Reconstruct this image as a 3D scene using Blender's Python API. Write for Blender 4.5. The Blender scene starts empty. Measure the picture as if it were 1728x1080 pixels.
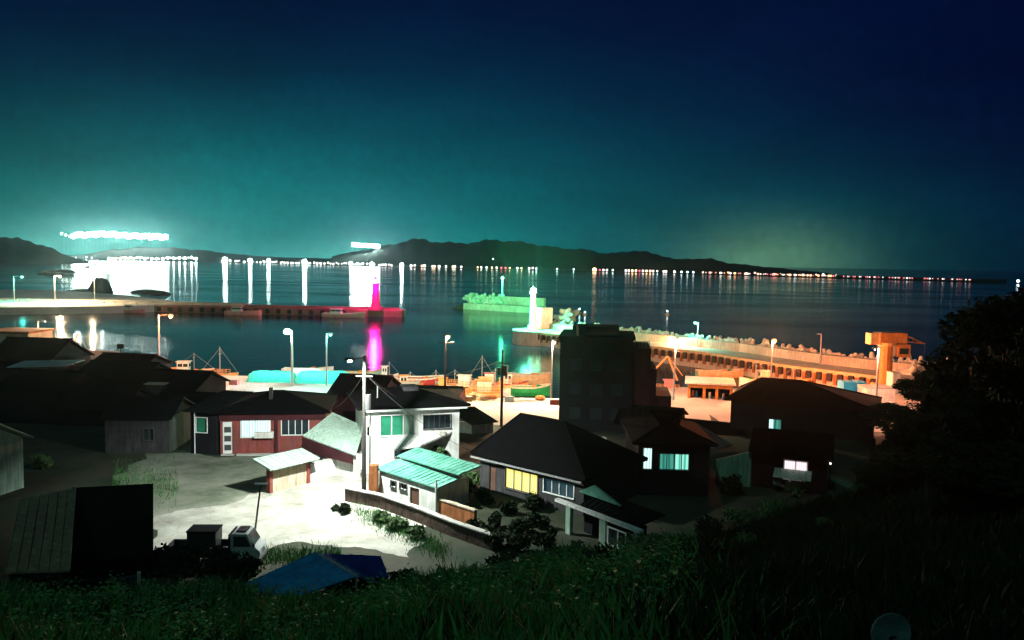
import bpy, bmesh, math, random
import numpy as np
from mathutils import Vector, Matrix
random.seed(7)
rng = np.random.default_rng(7)
S = bpy.context.scene
C = S.collection
R = math.radians

# ------------------------------------------------------------------ camera
CAM = Vector((0.0, 0.0, 21.0)); FPX = 1350.0
pitch, roll = R(4.2), R(1.0)
Fw = Vector((0, math.cos(pitch), -math.sin(pitch)))
u0 = Vector((0, math.sin(pitch), math.cos(pitch))); r0 = Vector((1, 0, 0))
Rt = r0 * math.cos(roll) + u0 * math.sin(roll)
Up = u0 * math.cos(roll) - r0 * math.sin(roll)
cd = bpy.data.cameras.new('camera'); cam = bpy.data.objects.new('camera', cd); C.objects.link(cam)
cd.sensor_width = 36; cd.lens = FPX / 1728 * 36; cd.clip_start = 0.2; cd.clip_end = 20000
Mx = Matrix((Rt, Up, -Fw)).transposed().to_4x4(); Mx.translation = CAM
cam.matrix_world = Mx
S.camera = cam

# helpers that turn a place in the photograph into a place on the ground (layout only)
def ray(px, py): return Fw * FPX + Rt * (px - 864) + Up * (540 - py)
def G(px, py, z=3.5):
    d = ray(px, py); t = (z - CAM.z) / d.z
    p = CAM + d * t; return Vector((p.x, p.y, z))
def AD(px, py, D):
    d = ray(px, py); return CAM + d * (D / d.y)
def HZ(x, y, py):
    w = Up * FPX - Fw * (540 - py)
    return CAM.z - ((x - CAM.x) * w.x + (y - CAM.y) * w.y) / w.z

# ------------------------------------------------------------------ materials
def nt(name):
    m = bpy.data.materials.new(name); m.use_nodes = True
    m.node_tree.nodes['Principled BSDF'].inputs['Specular IOR Level'].default_value = .25 if name != 'sea_water' else .5
    return m, m.node_tree.nodes, m.node_tree.links, m.node_tree.nodes['Principled BSDF']
def mat(name, col, rough=.8, var=.25, scale=1.5, bump=.0, bscale=12, col2=None, metal=0, wave=None, wscale=4, wdist=0.0, coat=0):
    m, N, L, B = nt(name)
    B.inputs['Roughness'].default_value = rough; B.inputs['Metallic'].default_value = metal
    tc = N.new('ShaderNodeTexCoord')
    n = N.new('ShaderNodeTexNoise'); n.inputs['Scale'].default_value = scale; n.inputs['Detail'].default_value = 6; n.inputs['Roughness'].default_value = .65
    L.new(tc.outputs['Object'], n.inputs['Vector'])
    r = N.new('ShaderNodeValToRGB'); r.color_ramp.elements[0].position = .3; r.color_ramp.elements[1].position = .72
    c = Vector(col); lo = c * (1 - var); hi = Vector(col2) if col2 else c * (1 + var)
    r.color_ramp.elements[0].color = (*[min(1, v) for v in lo], 1); r.color_ramp.elements[1].color = (*[min(1, v) for v in hi], 1)
    L.new(n.outputs['Fac'], r.inputs['Fac']); L.new(r.outputs['Color'], B.inputs['Base Color'])
    src = None
    if bump:
        n2 = N.new('ShaderNodeTexNoise'); n2.inputs['Scale'].default_value = bscale; n2.inputs['Detail'].default_value = 4
        L.new(tc.outputs['Object'], n2.inputs['Vector'])
        b = N.new('ShaderNodeBump'); b.inputs['Strength'].default_value = bump; b.inputs['Distance'].default_value = .05
        L.new(n2.outputs['Fac'], b.inputs['Height']); L.new(b.outputs['Normal'], B.inputs['Normal']); src = b
    if wave:
        w = N.new('ShaderNodeTexWave'); w.wave_type = 'BANDS'; w.bands_direction = wave; w.inputs['Scale'].default_value = wscale; w.inputs['Distortion'].default_value = wdist
        L.new(tc.outputs['Object'], w.inputs['Vector'])
        b = N.new('ShaderNodeBump'); b.inputs['Strength'].default_value = .9; b.inputs['Distance'].default_value = .06
        L.new(w.outputs['Fac'], b.inputs['Height'])
        if src: L.new(src.outputs['Normal'], b.inputs['Normal'])
        L.new(b.outputs['Normal'], B.inputs['Normal'])
    return m
def emat(name, col, s, base=(.5, .5, .5)):
    m, N, L, B = nt(name)
    B.inputs['Base Color'].default_value = (*base, 1); B.inputs['Emission Color'].default_value = (*col, 1); B.inputs['Emission Strength'].default_value = s
    return m
def brickmat(name, c1, c2, mortar, scale=5):
    m, N, L, B = nt(name); B.inputs['Roughness'].default_value = .9
    tc = N.new('ShaderNodeTexCoord'); mp = N.new('ShaderNodeMapping'); mp.inputs['Rotation'].default_value = (R(90), 0, 0)
    b = N.new('ShaderNodeTexBrick'); b.inputs['Scale'].default_value = scale; b.inputs['Color1'].default_value = (*c1, 1); b.inputs['Color2'].default_value = (*c2, 1); b.inputs['Mortar'].default_value = (*mortar, 1); b.inputs['Mortar Size'].default_value = .012
    L.new(tc.outputs['Object'], mp.inputs['Vector']); L.new(mp.outputs['Vector'], b.inputs['Vector'])
    n = N.new('ShaderNodeTexNoise'); n.inputs['Scale'].default_value = .9; n.inputs['Detail'].default_value = 5; L.new(tc.outputs['Object'], n.inputs['Vector'])
    mx = N.new('ShaderNodeMix'); mx.data_type = 'RGBA'; mx.blend_type = 'MULTIPLY'; mx.inputs['Factor'].default_value = .6
    L.new(b.outputs['Color'], mx.inputs[6]); L.new(n.outputs['Color'], mx.inputs[7]); L.new(mx.outputs[2], B.inputs['Base Color'])
    return m
def curtainmat(name, c1, c2, s, scale=6):
    """a lit window with curtains behind it: folds of lighter and darker cloth, lit from the room"""
    m, N, L, B = nt(name)
    tc = N.new('ShaderNodeTexCoord'); w = N.new('ShaderNodeTexWave'); w.bands_direction = 'X'; w.inputs['Scale'].default_value = scale; w.inputs['Distortion'].default_value = 2.5; w.inputs['Detail Scale'].default_value = .3
    L.new(tc.outputs['Object'], w.inputs['Vector'])
    r = N.new('ShaderNodeValToRGB'); r.color_ramp.elements[0].color = (*c2, 1); r.color_ramp.elements[1].color = (*c1, 1)
    r.color_ramp.elements[1].position = .7
    L.new(w.outputs['Fac'], r.inputs['Fac']); L.new(r.outputs['Color'], B.inputs['Emission Color'])
    B.inputs['Emission Strength'].default_value = s; B.inputs['Base Color'].default_value = (.1, .1, .1, 1); B.inputs['Roughness'].default_value = .2
    return m

M = {}
M['concrete'] = mat('concrete', (.36, .35, .32), .85, .28, .5, .3, 8)
M['quay'] = mat('quay_concrete', (.42, .41, .38), .8, .25, .12, .2, 3)
M['bw'] = mat('breakwater_concrete', (.46, .40, .33), .85, .3, .2, .3, 3)
M['white'] = mat('white_render', (.72, .73, .70), .8, .13, 1.2, .1, 10)
M['cream'] = mat('cream_render', (.52, .46, .34), .8, .2, 1.0, .1, 10)
M['palegreen'] = mat('pale_green_render', (.28, .42, .34), .8, .22, .9, .1, 10)
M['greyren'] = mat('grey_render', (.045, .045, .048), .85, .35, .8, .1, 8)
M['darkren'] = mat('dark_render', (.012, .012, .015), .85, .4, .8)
M['redwall'] = mat('red_dark_render', (.05, .010, .014), .85, .4, .6)
M['brick'] = brickmat('red_brick', (.34, .07, .055), (.27, .05, .045), (.3, .22, .2), 4.5)
M['brickd'] = brickmat('brown_brick', (.15, .06, .04), (.11, .045, .035), (.12, .1, .08), 4)
M['stone'] = mat('brown_stone', (.085, .055, .045), .9, .6, 2.2, .8, 4)
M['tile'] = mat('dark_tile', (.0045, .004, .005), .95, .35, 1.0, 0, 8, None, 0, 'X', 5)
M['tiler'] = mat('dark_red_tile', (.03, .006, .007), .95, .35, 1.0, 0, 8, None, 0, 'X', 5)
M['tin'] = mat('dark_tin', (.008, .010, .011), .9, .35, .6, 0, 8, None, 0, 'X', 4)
M['littin'] = mat('lamplit_tan_tin', (.55, .36, .20), .7, .35, 1.1, 0, 8, (.50, .42, .26), 0, 'X', 4)  # tan tone carries the lamp light on the near shed roof
M['greentin'] = mat('green_tin', (.10, .42, .30), .5, .25, .8, 0, 8, (.25, .6, .48), 0, 'X', 3)
M['paletin'] = mat('pale_mint_tin', (.48, .66, .56), .55, .15, .8, 0, 8, None, 0, 'X', 3)
M['glass'] = mat('dark_glass', (.02, .03, .035), .12, .2)
M['greenglass'] = mat('green_glass', (.02, .16, .09), .3, .3, 1.2)
M['frame'] = mat('white_frame', (.7, .72, .7), .5, .08)
M['darkframe'] = mat('dark_frame', (.06, .06, .06), .5, .1)
M['pole'] = mat('concrete_pole', (.03, .028, .025), .8, .25, 2)
M['steel'] = mat('galvanised_steel', (.30, .31, .31), .5, .15, 3, metal=.3)
M['dark'] = mat('black_metal', (.02, .02, .022), .6, .3)
M['rubber'] = mat('rubber', (.025, .02, .018), .85, .3)
M['rust'] = mat('rust_brown', (.30, .11, .04), .9, .4, .6)
M['wood'] = mat('brown_door', (.10, .05, .035), .7, .3)
M['hullw'] = mat('hull_white', (.66, .64, .58), .5, .18, .8)
M['hullo'] = mat('hull_orange', (.62, .30, .10), .55, .25, .8)
M['hullr'] = mat('hull_red', (.30, .035, .03), .55, .3, .8)
M['deckw'] = mat('deck_tan', (.45, .33, .18), .8, .3, 1.5)
M['pink'] = mat('faded_pink', (.62, .22, .22), .6, .25, 1)
M['turq'] = mat('turquoise_tarp', (.03, .50, .40), .6, .35, 1.6, .8, 3)
M['greentarp'] = mat('green_tarp', (.01, .20, .05), .6, .4, 1.2, .8, 3)
M['bluetarp'] = mat('blue_tarp', (.03, .36, .72), .55, .35, 1.3, .7, 3)
M['navytarp'] = mat('navy_tin', (.008, .03, .22), .6, .3, 1.0, 0, 8, None, 0, 'X', 3)
M['bluebox'] = mat('blue_paint', (.02, .32, .60), .5, .2, .6, 0, 8, None, 0, 'X', 3)
M['craneo'] = mat('crane_orange', (.60, .21, .05), .6, .25, .8)
M['lightred'] = mat('lighthouse_red', (.45, .02, .12), .55, .2)
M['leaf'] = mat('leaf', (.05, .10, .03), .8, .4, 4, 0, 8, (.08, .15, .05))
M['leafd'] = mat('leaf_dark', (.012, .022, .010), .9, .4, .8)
M['bark'] = mat('bark', (.06, .045, .035), .9, .4, 6)
M['grass'] = mat('grass_blade', (.03, .13, .025), .75, .55, .5, 0, 8, (.08, .26, .06))
M['weed'] = mat('weed_leaf', (.06, .20, .04), .75, .6, .35, 0, 8, (.16, .38, .10))
M['rock'] = mat('dark_rock', (.04, .03, .028), .9, .5, .15, .8, 1)
M['tetra'] = mat('tetrapod_concrete', (.46, .42, .35), .9, .3, .8, .3, 5)
M['netor'] = mat('orange_net', (.55, .20, .06), .85, .5, 3, 1, 6)

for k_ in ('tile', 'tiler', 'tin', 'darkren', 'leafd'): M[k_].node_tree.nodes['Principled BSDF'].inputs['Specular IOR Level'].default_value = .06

def stain(m, f=.55):
    N, L = m.node_tree.nodes, m.node_tree.links; B = N['Principled BSDF']; src = B.inputs['Base Color'].links[0].from_socket
    tc = N.new('ShaderNodeTexCoord'); mp = N.new('ShaderNodeMapping'); mp.inputs['Scale'].default_value = (3.2, 3.2, .35); L.new(tc.outputs['Object'], mp.inputs['Vector'])
    n = N.new('ShaderNodeTexNoise'); n.inputs['Scale'].default_value = 1.4; n.inputs['Detail'].default_value = 7; n.inputs['Roughness'].default_value = .7; L.new(mp.outputs['Vector'], n.inputs['Vector'])
    r = N.new('ShaderNodeValToRGB'); r.color_ramp.elements[0].position = .36; r.color_ramp.elements[0].color = (.38, .34, .28, 1); r.color_ramp.elements[1].position = .6; r.color_ramp.elements[1].color = (1, 1, 1, 1); L.new(n.outputs['Fac'], r.inputs['Fac'])
    x = N.new('ShaderNodeMix'); x.data_type = 'RGBA'; x.blend_type = 'MULTIPLY'; x.inputs['Factor'].default_value = f; L.new(src, x.inputs[6]); L.new(r.outputs['Color'], x.inputs[7]); L.new(x.outputs[2], B.inputs['Base Color'])
for k_, f_ in (('white', .5), ('cream', .7), ('palegreen', .6), ('brick', .5), ('greyren', .7), ('bw', .6), ('rust', .7), ('stone', .6), ('paletin', .6), ('greentin', .6), ('littin', .7), ('hullw', .5), ('craneo', .5), ('redwall', .6), ('bluetarp', .5)): stain(M[k_], f_)
# ------------------------------------------------------------------ mesh builder
def translucent(m, c, f=.6):
    N, L = m.node_tree.nodes, m.node_tree.links; o = [n_ for n_ in N if n_.type == 'OUTPUT_MATERIAL'][0]; B = N['Principled BSDF']
    t_ = N.new('ShaderNodeBsdfTranslucent'); t_.inputs[0].default_value = (*c, 1); x = N.new('ShaderNodeMixShader'); x.inputs[0].default_value = f
    L.new(B.outputs[0], x.inputs[1]); L.new(t_.outputs[0], x.inputs[2]); L.new(x.outputs[0], o.inputs[0])
translucent(M['bluetarp'], (.05, .4, .8), .35)
class MB:
    def __init__(s): s.v = []; s.f = []
    def add(s, vs, fs):
        o = len(s.v); s.v += [tuple(v) for v in vs]; s.f += [[i + o for i in f] for f in fs]; return s
    def box(s, x0, x1, y0, y1, z0, z1):
        return s.add([(x0,y0,z0),(x1,y0,z0),(x1,y1,z0),(x0,y1,z0),(x0,y0,z1),(x1,y0,z1),(x1,y1,z1),(x0,y1,z1)],
                     [(0,3,2,1),(4,5,6,7),(0,1,5,4),(1,2,6,5),(2,3,7,6),(3,0,4,7)])
    def hexa(s, b, t):
        """b, t: four points each, counter-clockwise seen from above"""
        return s.add(list(b) + list(t), [(0,3,2,1),(4,5,6,7),(0,1,5,4),(1,2,6,5),(2,3,7,6),(3,0,4,7)])
    def sheet(s, pts, th=.06):
        """a roof plane given by its top outline, with thickness downwards"""
        n = len(pts); b = [(p[0], p[1], p[2] - th) for p in pts]
        if n == 4 and th < .125:
            P_ = [Vector(p) for p in pts]; w_ = (P_[1]-P_[0]).length; k_ = int(w_/.42)
            for i in range(k_+1):
                f = (i+.02)/(k_+.04); a_, c_ = P_[0].lerp(P_[1], f), P_[3].lerp(P_[2], f); e_ = (P_[1]-P_[0]).normalized()*.03; u_ = Vector((0, 0, .035)); d_ = Vector((0, 0, .01))
                s.hexa([a_-e_-d_, a_+e_-d_, c_+e_-d_, c_-e_-d_], [a_-e_*.5+u_, a_+e_*.5+u_, c_+e_*.5+u_, c_-e_*.5+u_])
        return s.add(list(pts) + b, [tuple(range(n)), tuple(range(2*n-1, n-1, -1))] + [(i, i+n, (i+1) % n + n, (i+1) % n) for i in range(n)])
    def tube(s, p0, p1, r0, r1=None, n=8):
        r1 = r0 if r1 is None else r1
        p0, p1 = Vector(p0), Vector(p1); d = (p1 - p0).normalized()
        a = d.orthogonal().normalized(); b = d.cross(a)
        vs = []
        for p, r in ((p0, r0), (p1, r1)):
            for i in range(n):
                t = 2*math.pi*i/n; vs.append(p + (a*math.cos(t) + b*math.sin(t))*r)
        return s.add(vs, [(i, (i+1) % n, (i+1) % n + n, i+n) for i in range(n)] + [tuple(range(n-1, -1, -1)), tuple(range(n, 2*n))])
    def ball(s, c, r, n=10, m=6, sz=1.0, jit=0):
        vs = [(c[0], c[1], c[2] + r*sz)]
        for j in range(1, m):
            ph = math.pi*j/m
            for i in range(n):
                t = 2*math.pi*i/n; q = r*(1 + random.uniform(-jit, jit))
                vs.append((c[0]+q*math.sin(ph)*math.cos(t), c[1]+q*math.sin(ph)*math.sin(t), c[2]+q*sz*math.cos(ph)))
        vs.append((c[0], c[1], c[2]-r*sz)); e = len(vs)-1; fs = []
        for i in range(n): fs.append((0, 1+i, 1+(i+1) % n)); fs.append((e, 1+(m-2)*n+(i+1) % n, 1+(m-2)*n+i))
        for j in range(m-2):
            for i in range(n): fs.append((1+j*n+i, 1+(j+1)*n+i, 1+(j+1)*n+(i+1) % n, 1+j*n+(i+1) % n))
        return s.add(vs, fs)
    def build(s, name, m, parent=None, loc=None, smooth=False):
        me = bpy.data.meshes.new(name); me.from_pydata(s.v, [], s.f); me.materials.append(M[m] if isinstance(m, str) else m); me.validate()
        if smooth:
            for p in me.polygons: p.use_smooth = True
        o = bpy.data.objects.new(name, me); C.objects.link(o)
        if parent: o.parent = parent
        if loc is not None: o.location = loc
        return o
def tag(o, label, cat, group=None):
    o['label'] = label; o['category'] = cat
    if group: o['group'] = group
    return o
def thing(name, label, cat, loc=(0,0,0), rz=0, group=None):
    o = bpy.data.objects.new(name, None); C.objects.link(o); o.location = loc; o.rotation_euler = (0, 0, rz); o.empty_display_size = .3
    return tag(o, label, cat, group)
def structure(o): o['kind'] = 'structure'; return o
def copy_tree(o, parent=None):
    c = o.copy(); C.objects.link(c)
    if parent: c.parent = parent
    for ch in list(o.children):
        if ch.type != 'EMPTY' or True: copy_tree(ch, c)
    return c
def light(kind, name, loc, energy, col, parent=None, size=.15, spot=None, blend=.5, target=None):
    d = bpy.data.lights.new(name, kind); d.energy = energy; d.color = col; d.shadow_soft_size = size
    if kind == 'SPOT': d.spot_size = R(spot or 150); d.spot_blend = blend
    o = bpy.data.objects.new(name, d); C.objects.link(o); o.location = loc
    if parent: o.parent = parent
    if target is not None:
        o.rotation_euler = (Vector(target) - Vector(loc)).to_track_quat('-Z', 'Y').to_euler()
    return o

# ------------------------------------------------------------------ ground
def interp(x, pts):
    if x <= pts[0][0]: return pts[0][1]
    for (a, b), (c, d) in zip(pts, pts[1:]):
        if x <= c: return b + (d-b)*(x-a)/(c-a)
    return pts[-1][1]
def y_foot(x): return interp(x, [(-60, 40), (-8, 40), (5, 46), (12, 49), (25, 58), (33, 72), (48, 100), (64, 116), (80, 134), (140, 190)])
def shelf(y): return interp(y, [(80, 3.5), (93, 1.6)])
def hz(x, y):
    base = shelf(y)
    d = y_foot(x) - y
    if d <= 0: return base
    sl = .33 if x < 22 else .33 + .12*min(1, (x-22)/20)
    e = d*sl; e = e if d > 3 else e*d/3
    z = base + e
    top = 18.2 if x < 25 else 18.2 + min(8, (x-25)*.25)
    z = z if z < top-2 else top - 2*math.exp(-(z-(top-2))/2)
    return z + .12*math.sin(x*.9+y*.7)*min(1, d/4)
def quay_edge(x): return interp(x, [(-300, 190), (-120, 150), (-60, 131), (-45, 129), (-14.5, 127), (-14, 112.5), (24, 112.5), (24.5, 125), (60, 125), (64, 127), (80, 136), (140, 190)])

def grid_mesh(name, xs, ys, fz, m, sm=True):
    vs = [(x, y, fz(x, y)) for y in ys for x in xs]; nx = len(xs)
    fs = [(j*nx+i, j*nx+i+1, (j+1)*nx+i+1, (j+1)*nx+i) for j in range(len(ys)-1) for i in range(nx-1)]
    b = MB(); b.v = vs; b.f = fs
    return b.build(name, m, smooth=sm)
gm, N, L, B = nt('village_ground')
tc = N.new('ShaderNodeTexCoord'); B.inputs['Roughness'].default_value = .9
n1 = N.new('ShaderNodeTexNoise'); n1.inputs['Scale'].default_value = .16; n1.inputs['Detail'].default_value = 8; n1.inputs['Roughness'].default_value = .7
n2 = N.new('ShaderNodeTexNoise'); n2.inputs['Scale'].default_value = 2.4; n2.inputs['Detail'].default_value = 6
L.new(tc.outputs['Object'], n1.inputs['Vector']); L.new(tc.outputs['Object'], n2.inputs['Vector'])
r1 = N.new('ShaderNodeValToRGB'); r1.color_ramp.elements[0].position = .38; r1.color_ramp.elements[1].position = .56
r1.color_ramp.elements[0].color = (.012, .028, .012, 1); r1.color_ramp.elements[1].color = (.045, .045, .03, 1)  # shade beyond the yard is darkened into this base colour
mx = N.new('ShaderNodeMix'); mx.data_type = 'RGBA'; mx.blend_type = 'MULTIPLY'; mx.inputs['Factor'].default_value = .7
r2 = N.new('ShaderNodeValToRGB'); r2.color_ramp.elements[0].color = (.45, .45, .45, 1); r2.color_ramp.elements[1].color = (1.3, 1.3, 1.2, 1)
L.new(n1.outputs['Fac'], r1.inputs['Fac']); L.new(n2.outputs['Fac'], r2.inputs['Fac']); L.new(r1.outputs['Color'], mx.inputs[6]); L.new(r2.outputs['Color'], mx.inputs[7]); L.new(mx.outputs[2], B.inputs['Base Color'])
M['ground'] = gm
xs = [-300, -200, -140, -100, -80] + [-70 + i*2 for i in range(76)] + [90, 110, 140, 190, 260]
# terrain: one sheet that ends at the water's edge
ys_rel = [i/70 for i in range(71)]
b = MB()
for t in ys_rel:
    for x in xs:
        e = quay_edge(x); y = -60 + (e+60)*t
        b.v.append((x, y, hz(x, y)))
nx = len(xs)
b.f = [(j*nx+i, j*nx+i+1, (j+1)*nx+i+1, (j+1)*nx+i) for j in range(70) for i in range(nx-1)]
structure(b.build('ground', 'ground', smooth=True))
# quay: concrete apron with a vertical face to the water
b = MB()
qx = [x/2 for x in range(-240, 129)] ; qx = sorted(set(qx + [-14.5, -14, 24, 24.5]))
for x in qx:
    e = quay_edge(x)
    inner = max(y_foot(x)+1, 93.5 if x < 50 else y_foot(x)+1)
    inner = min(inner, e-1)
    b.v += [(x, inner, 1.62), (x, e+.25, 1.64), (x, e+.25, -2)]
for i in range(len(qx)-1):
    a = 3*i; b.f += [(a, a+3, a+4, a+1), (a+1, a+4, a+5, a+2)]
structure(b.build('quay', 'quay'))
def ragged(pts, j, step=.45, sd=3):
    r_ = random.Random(sd); out = []
    for a, c in zip(pts, pts[1:]+pts[:1]):
        n = max(1, int((c-a).length/step))
        for i in range(n):
            q = a.lerp(c, i/n); out.append(Vector((q.x+r_.uniform(-j, j)+.3*math.sin(q.y*1.7), q.y+r_.uniform(-j, j)+.3*math.sin(q.x*1.3), q.z)))
    return out
def poly(pts):
    bm = bmesh.new(); vs = [bm.verts.new(p) for p in pts]; f = bm.faces.new(vs); bmesh.ops.triangulate(bm, faces=[f]); b = MB()
    bm.verts.index_update(); b.v = [tuple(v.co) for v in bm.verts]; b.f = [[v.index for v in f_.verts] for f_ in bm.faces]; bm.free(); return b
# road, a concrete sheet widening between the houses
rm = mat('pale_concrete_road', (.30, .29, .24), .85, .35, .5, .4, 5, (.44, .43, .38))
def cracks(m, sc, dark, wd):
    N, L = m.node_tree.nodes, m.node_tree.links; B = N['Principled BSDF']; src = B.inputs['Base Color'].links[0].from_socket
    tc = N.new('ShaderNodeTexCoord'); nn = N.new('ShaderNodeTexNoise'); nn.inputs['Scale'].default_value = 1.2; L.new(tc.outputs['Object'], nn.inputs['Vector'])
    ad = N.new('ShaderNodeVectorMath'); ad.operation = 'MULTIPLY_ADD'; ad.inputs[1].default_value = (1.2, 1.2, 0); L.new(nn.outputs['Color'], ad.inputs[0]); L.new(tc.outputs['Object'], ad.inputs[2])
    v = N.new('ShaderNodeTexVoronoi'); v.feature = 'DISTANCE_TO_EDGE'; v.inputs['Scale'].default_value = sc; L.new(ad.outputs[0], v.inputs['Vector'])
    r = N.new('ShaderNodeValToRGB'); r.color_ramp.elements[0].color = (dark,)*3+(1,); r.color_ramp.elements[1].color = (1, 1, 1, 1); r.color_ramp.elements[1].position = wd; L.new(v.outputs['Distance'], r.inputs['Fac'])
    x = N.new('ShaderNodeMix'); x.data_type = 'RGBA'; x.blend_type = 'MULTIPLY'; x.inputs['Factor'].default_value = 1; L.new(src, x.inputs[6]); L.new(r.outputs['Color'], x.inputs[7]); L.new(x.outputs[2], B.inputs['Base Color'])
cracks(rm, .25, .72, .012)
pts = [G(*p, 3.512) for p in [(255,872),(330,858),(380,850),(450,826),(560,795),(575,760),(640,765),(660,840),(720,880),(712,912),(690,938),(640,930),(560,918),(500,916),(440,932),(400,960),(255,960)]]
b = poly(ragged(pts, .12))
structure(b.build('road', rm))
ym_ = mat('lit_yard', (.06, .10, .055), .9, .4, .22, .5, 4, (.26, .26, .21))  # lighter sheet: lamp light on this ground put into its colour
pts = [G(*p, 3.506) for p in [(200,800),(260,762),(330,765),(372,770),(450,768),(560,766),(575,790),(560,830),(450,850),(330,880),(200,890)]]
b = poly(ragged(pts, .2, .5, 5))
structure(b.build('yard', ym_))
# sea
wm, N, L, B = nt('sea_water')
B.inputs['Base Color'].default_value = (.004, .012, .022, 1); B.inputs['Roughness'].default_value = .10; B.inputs['IOR'].default_value = 1.105
tc = N.new('ShaderNodeTexCoord'); mp = N.new('ShaderNodeMapping'); mp.inputs['Scale'].default_value = (.35, 1.0, 1)
L.new(tc.outputs['Object'], mp.inputs['Vector'])
n1 = N.new('ShaderNodeTexNoise'); n1.inputs['Scale'].default_value = .9; n1.inputs['Detail'].default_value = 6; L.new(mp.outputs['Vector'], n1.inputs['Vector'])
n3 = N.new('ShaderNodeTexNoise'); n3.inputs['Scale'].default_value = .02; n3.inputs['Detail'].default_value = 3; L.new(mp.outputs['Vector'], n3.inputs['Vector'])
rr = N.new('ShaderNodeMapRange'); rr.inputs[1].default_value = .35; rr.inputs[2].default_value = .65; rr.inputs[3].default_value = .06; rr.inputs[4].default_value = .17
L.new(n3.outputs['Fac'], rr.inputs[0]); L.new(rr.outputs[0], B.inputs['Roughness'])
bp = N.new('ShaderNodeBump'); bp.inputs['Strength'].default_value = .35; bp.inputs['Distance'].default_value = .12
L.new(n1.outputs['Fac'], bp.inputs['Height']); L.new(bp.outputs['Normal'], B.inputs['Normal'])
M['water'] = wm
b = MB(); b.v = [(-9000, 100, 0), (9000, 100, 0), (9000, 12000, 0), (-9000, 12000, 0)]; b.f = [(0, 1, 2, 3)]
structure(b.build('sea', 'water'))

# ------------------------------------------------------------------ far shore and hills
hm = mat('far_hill_wood', (.018, .026, .02), .95, .5, .01)
def ridge(name, prof, D, depth, D2=None, seed=0):
    """a hill range: prof is (px, py of its crest); it has a near slope, a crest and a far slope"""
    rs = random.Random(seed); b = MB(); cols = []
    x0, x1 = prof[0][0], prof[-1][0]; n = 90
    ph = [rs.uniform(0, 6) for _ in range(6)]
    for i in range(n+1):
        px = x0 + (x1-x0)*i/n
        py = interp(px, prof)
        Dd = D + ((D2 or D) - D)*i/n
        base = AD(px, 455, Dd); ztop = max(.5, HZ(base.x, base.y, py))
        ztop *= 1 + .035*math.sin(px*.11+ph[0]) + .03*math.sin(px*.31+ph[1]) + .015*math.sin(px*.9+ph[2])
        for j, (dy, f) in enumerate([(-.5, 0), (-.42, .18), (-.25, .55), (-.1, .88), (0, 1), (.15, .85), (.35, .4), (.5, 0)]):
            b.v.append((base.x*(1+dy*depth/Dd) + 0, base.y + dy*depth, ztop*f*(1 + (.08*math.sin(px*.2+j*2+ph[3]) if 0 < f < 1 else 0)) - (1 if f == 0 else 0)))
    for i in range(n):
        for j in range(7): a = i*8+j; b.f.append((a, a+8, a+9, a+1))
    o = b.build(name, hm, smooth=True); return structure(o)
ridge('hills', [(110,434),(150,428),(190,421),(240,417),(290,418),(340,422),(400,429),(470,434),(560,436),(640,438)], 3300, 900, 3300, 1)
ridge('hills', [(560,432),(600,424),(640,417),(665,411),(690,405),(715,404),(740,408),(770,411),(800,408),(830,405),(870,407),(905,413),(950,419),(985,421),(1020,427),(1080,436),(1130,446)], 2900, 700, 2400, 2)
ridge('hills', [(1000,440),(1030,427),(1065,423),(1095,426),(1120,432),(1150,441),(1200,450)], 3300, 600, 3000, 3)
ridge('hills', [(1080,449),(1110,443),(1140,438),(1170,436),(1200,437),(1225,443),(1260,447),(1300,451),(1350,456),(1400,461)], 2200, 400, 1900, 4)
ridge('headland', [(-160,380),(-60,388),(0,398),(30,402),(60,410),(85,417),(105,428),(135,437),(150,441)], 1500, 350, 1900, 5)
# low shore strip
shore = [(-60, 2900), (130, 2900), (400, 2600), (640, 2150), (880, 1950), (1100, 1800), (1300, 1540), (1500, 1370), (1640, 1260), (1700, 1240)]
b = MB(); k = 0
for i in range(61):
    px = -60 + 1760*i/60; D = interp(px, shore); a = AD(px, 455, D); c = AD(px, 455, D+260)
    b.v += [(a.x, a.y, -1), (a.x, a.y, 1.5), (c.x, c.y, 3.0), (c.x, c.y, -1)]
for i in range(60):
    for j in range(3): a = 4*i+j; b.f.append((a, a+4, a+5, a+1))
structure(b.build('far_shore', hm))

# lamp colours
W = (1, .98, .9); WG = (.82, 1, .93); OR = (1, .26, .09); WM = (1, .72, .42); TE = (.1, 1, .78); MG = (1, .03, .42); GR = (.05, 1, .35)
def eL(nm, c, s): M[nm] = emat(nm, c, s); return nm
eL('far_lamp', WG, 80); eL('far_white', WG, 24); eL('far_cool', (.75, .95, 1), 9); eL('far_warm', (1, .6, .3), 7); eL('far_red', (1, .08, .15), 6); eL('far_bank', (.78, 1, .93), 170); eL('far_dim', (1, .7, .6), 2.2); eL('town_white', (1, .95, .9), 4); eL('far_amber', (1, .45, .2), 3.5); eL('far_rose', (1, .22, .25), 2.5); eL('hill_bank', (.75, 1, .92), 105); eL('far_violet', (.35, .35, 1), 1.2)

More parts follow.
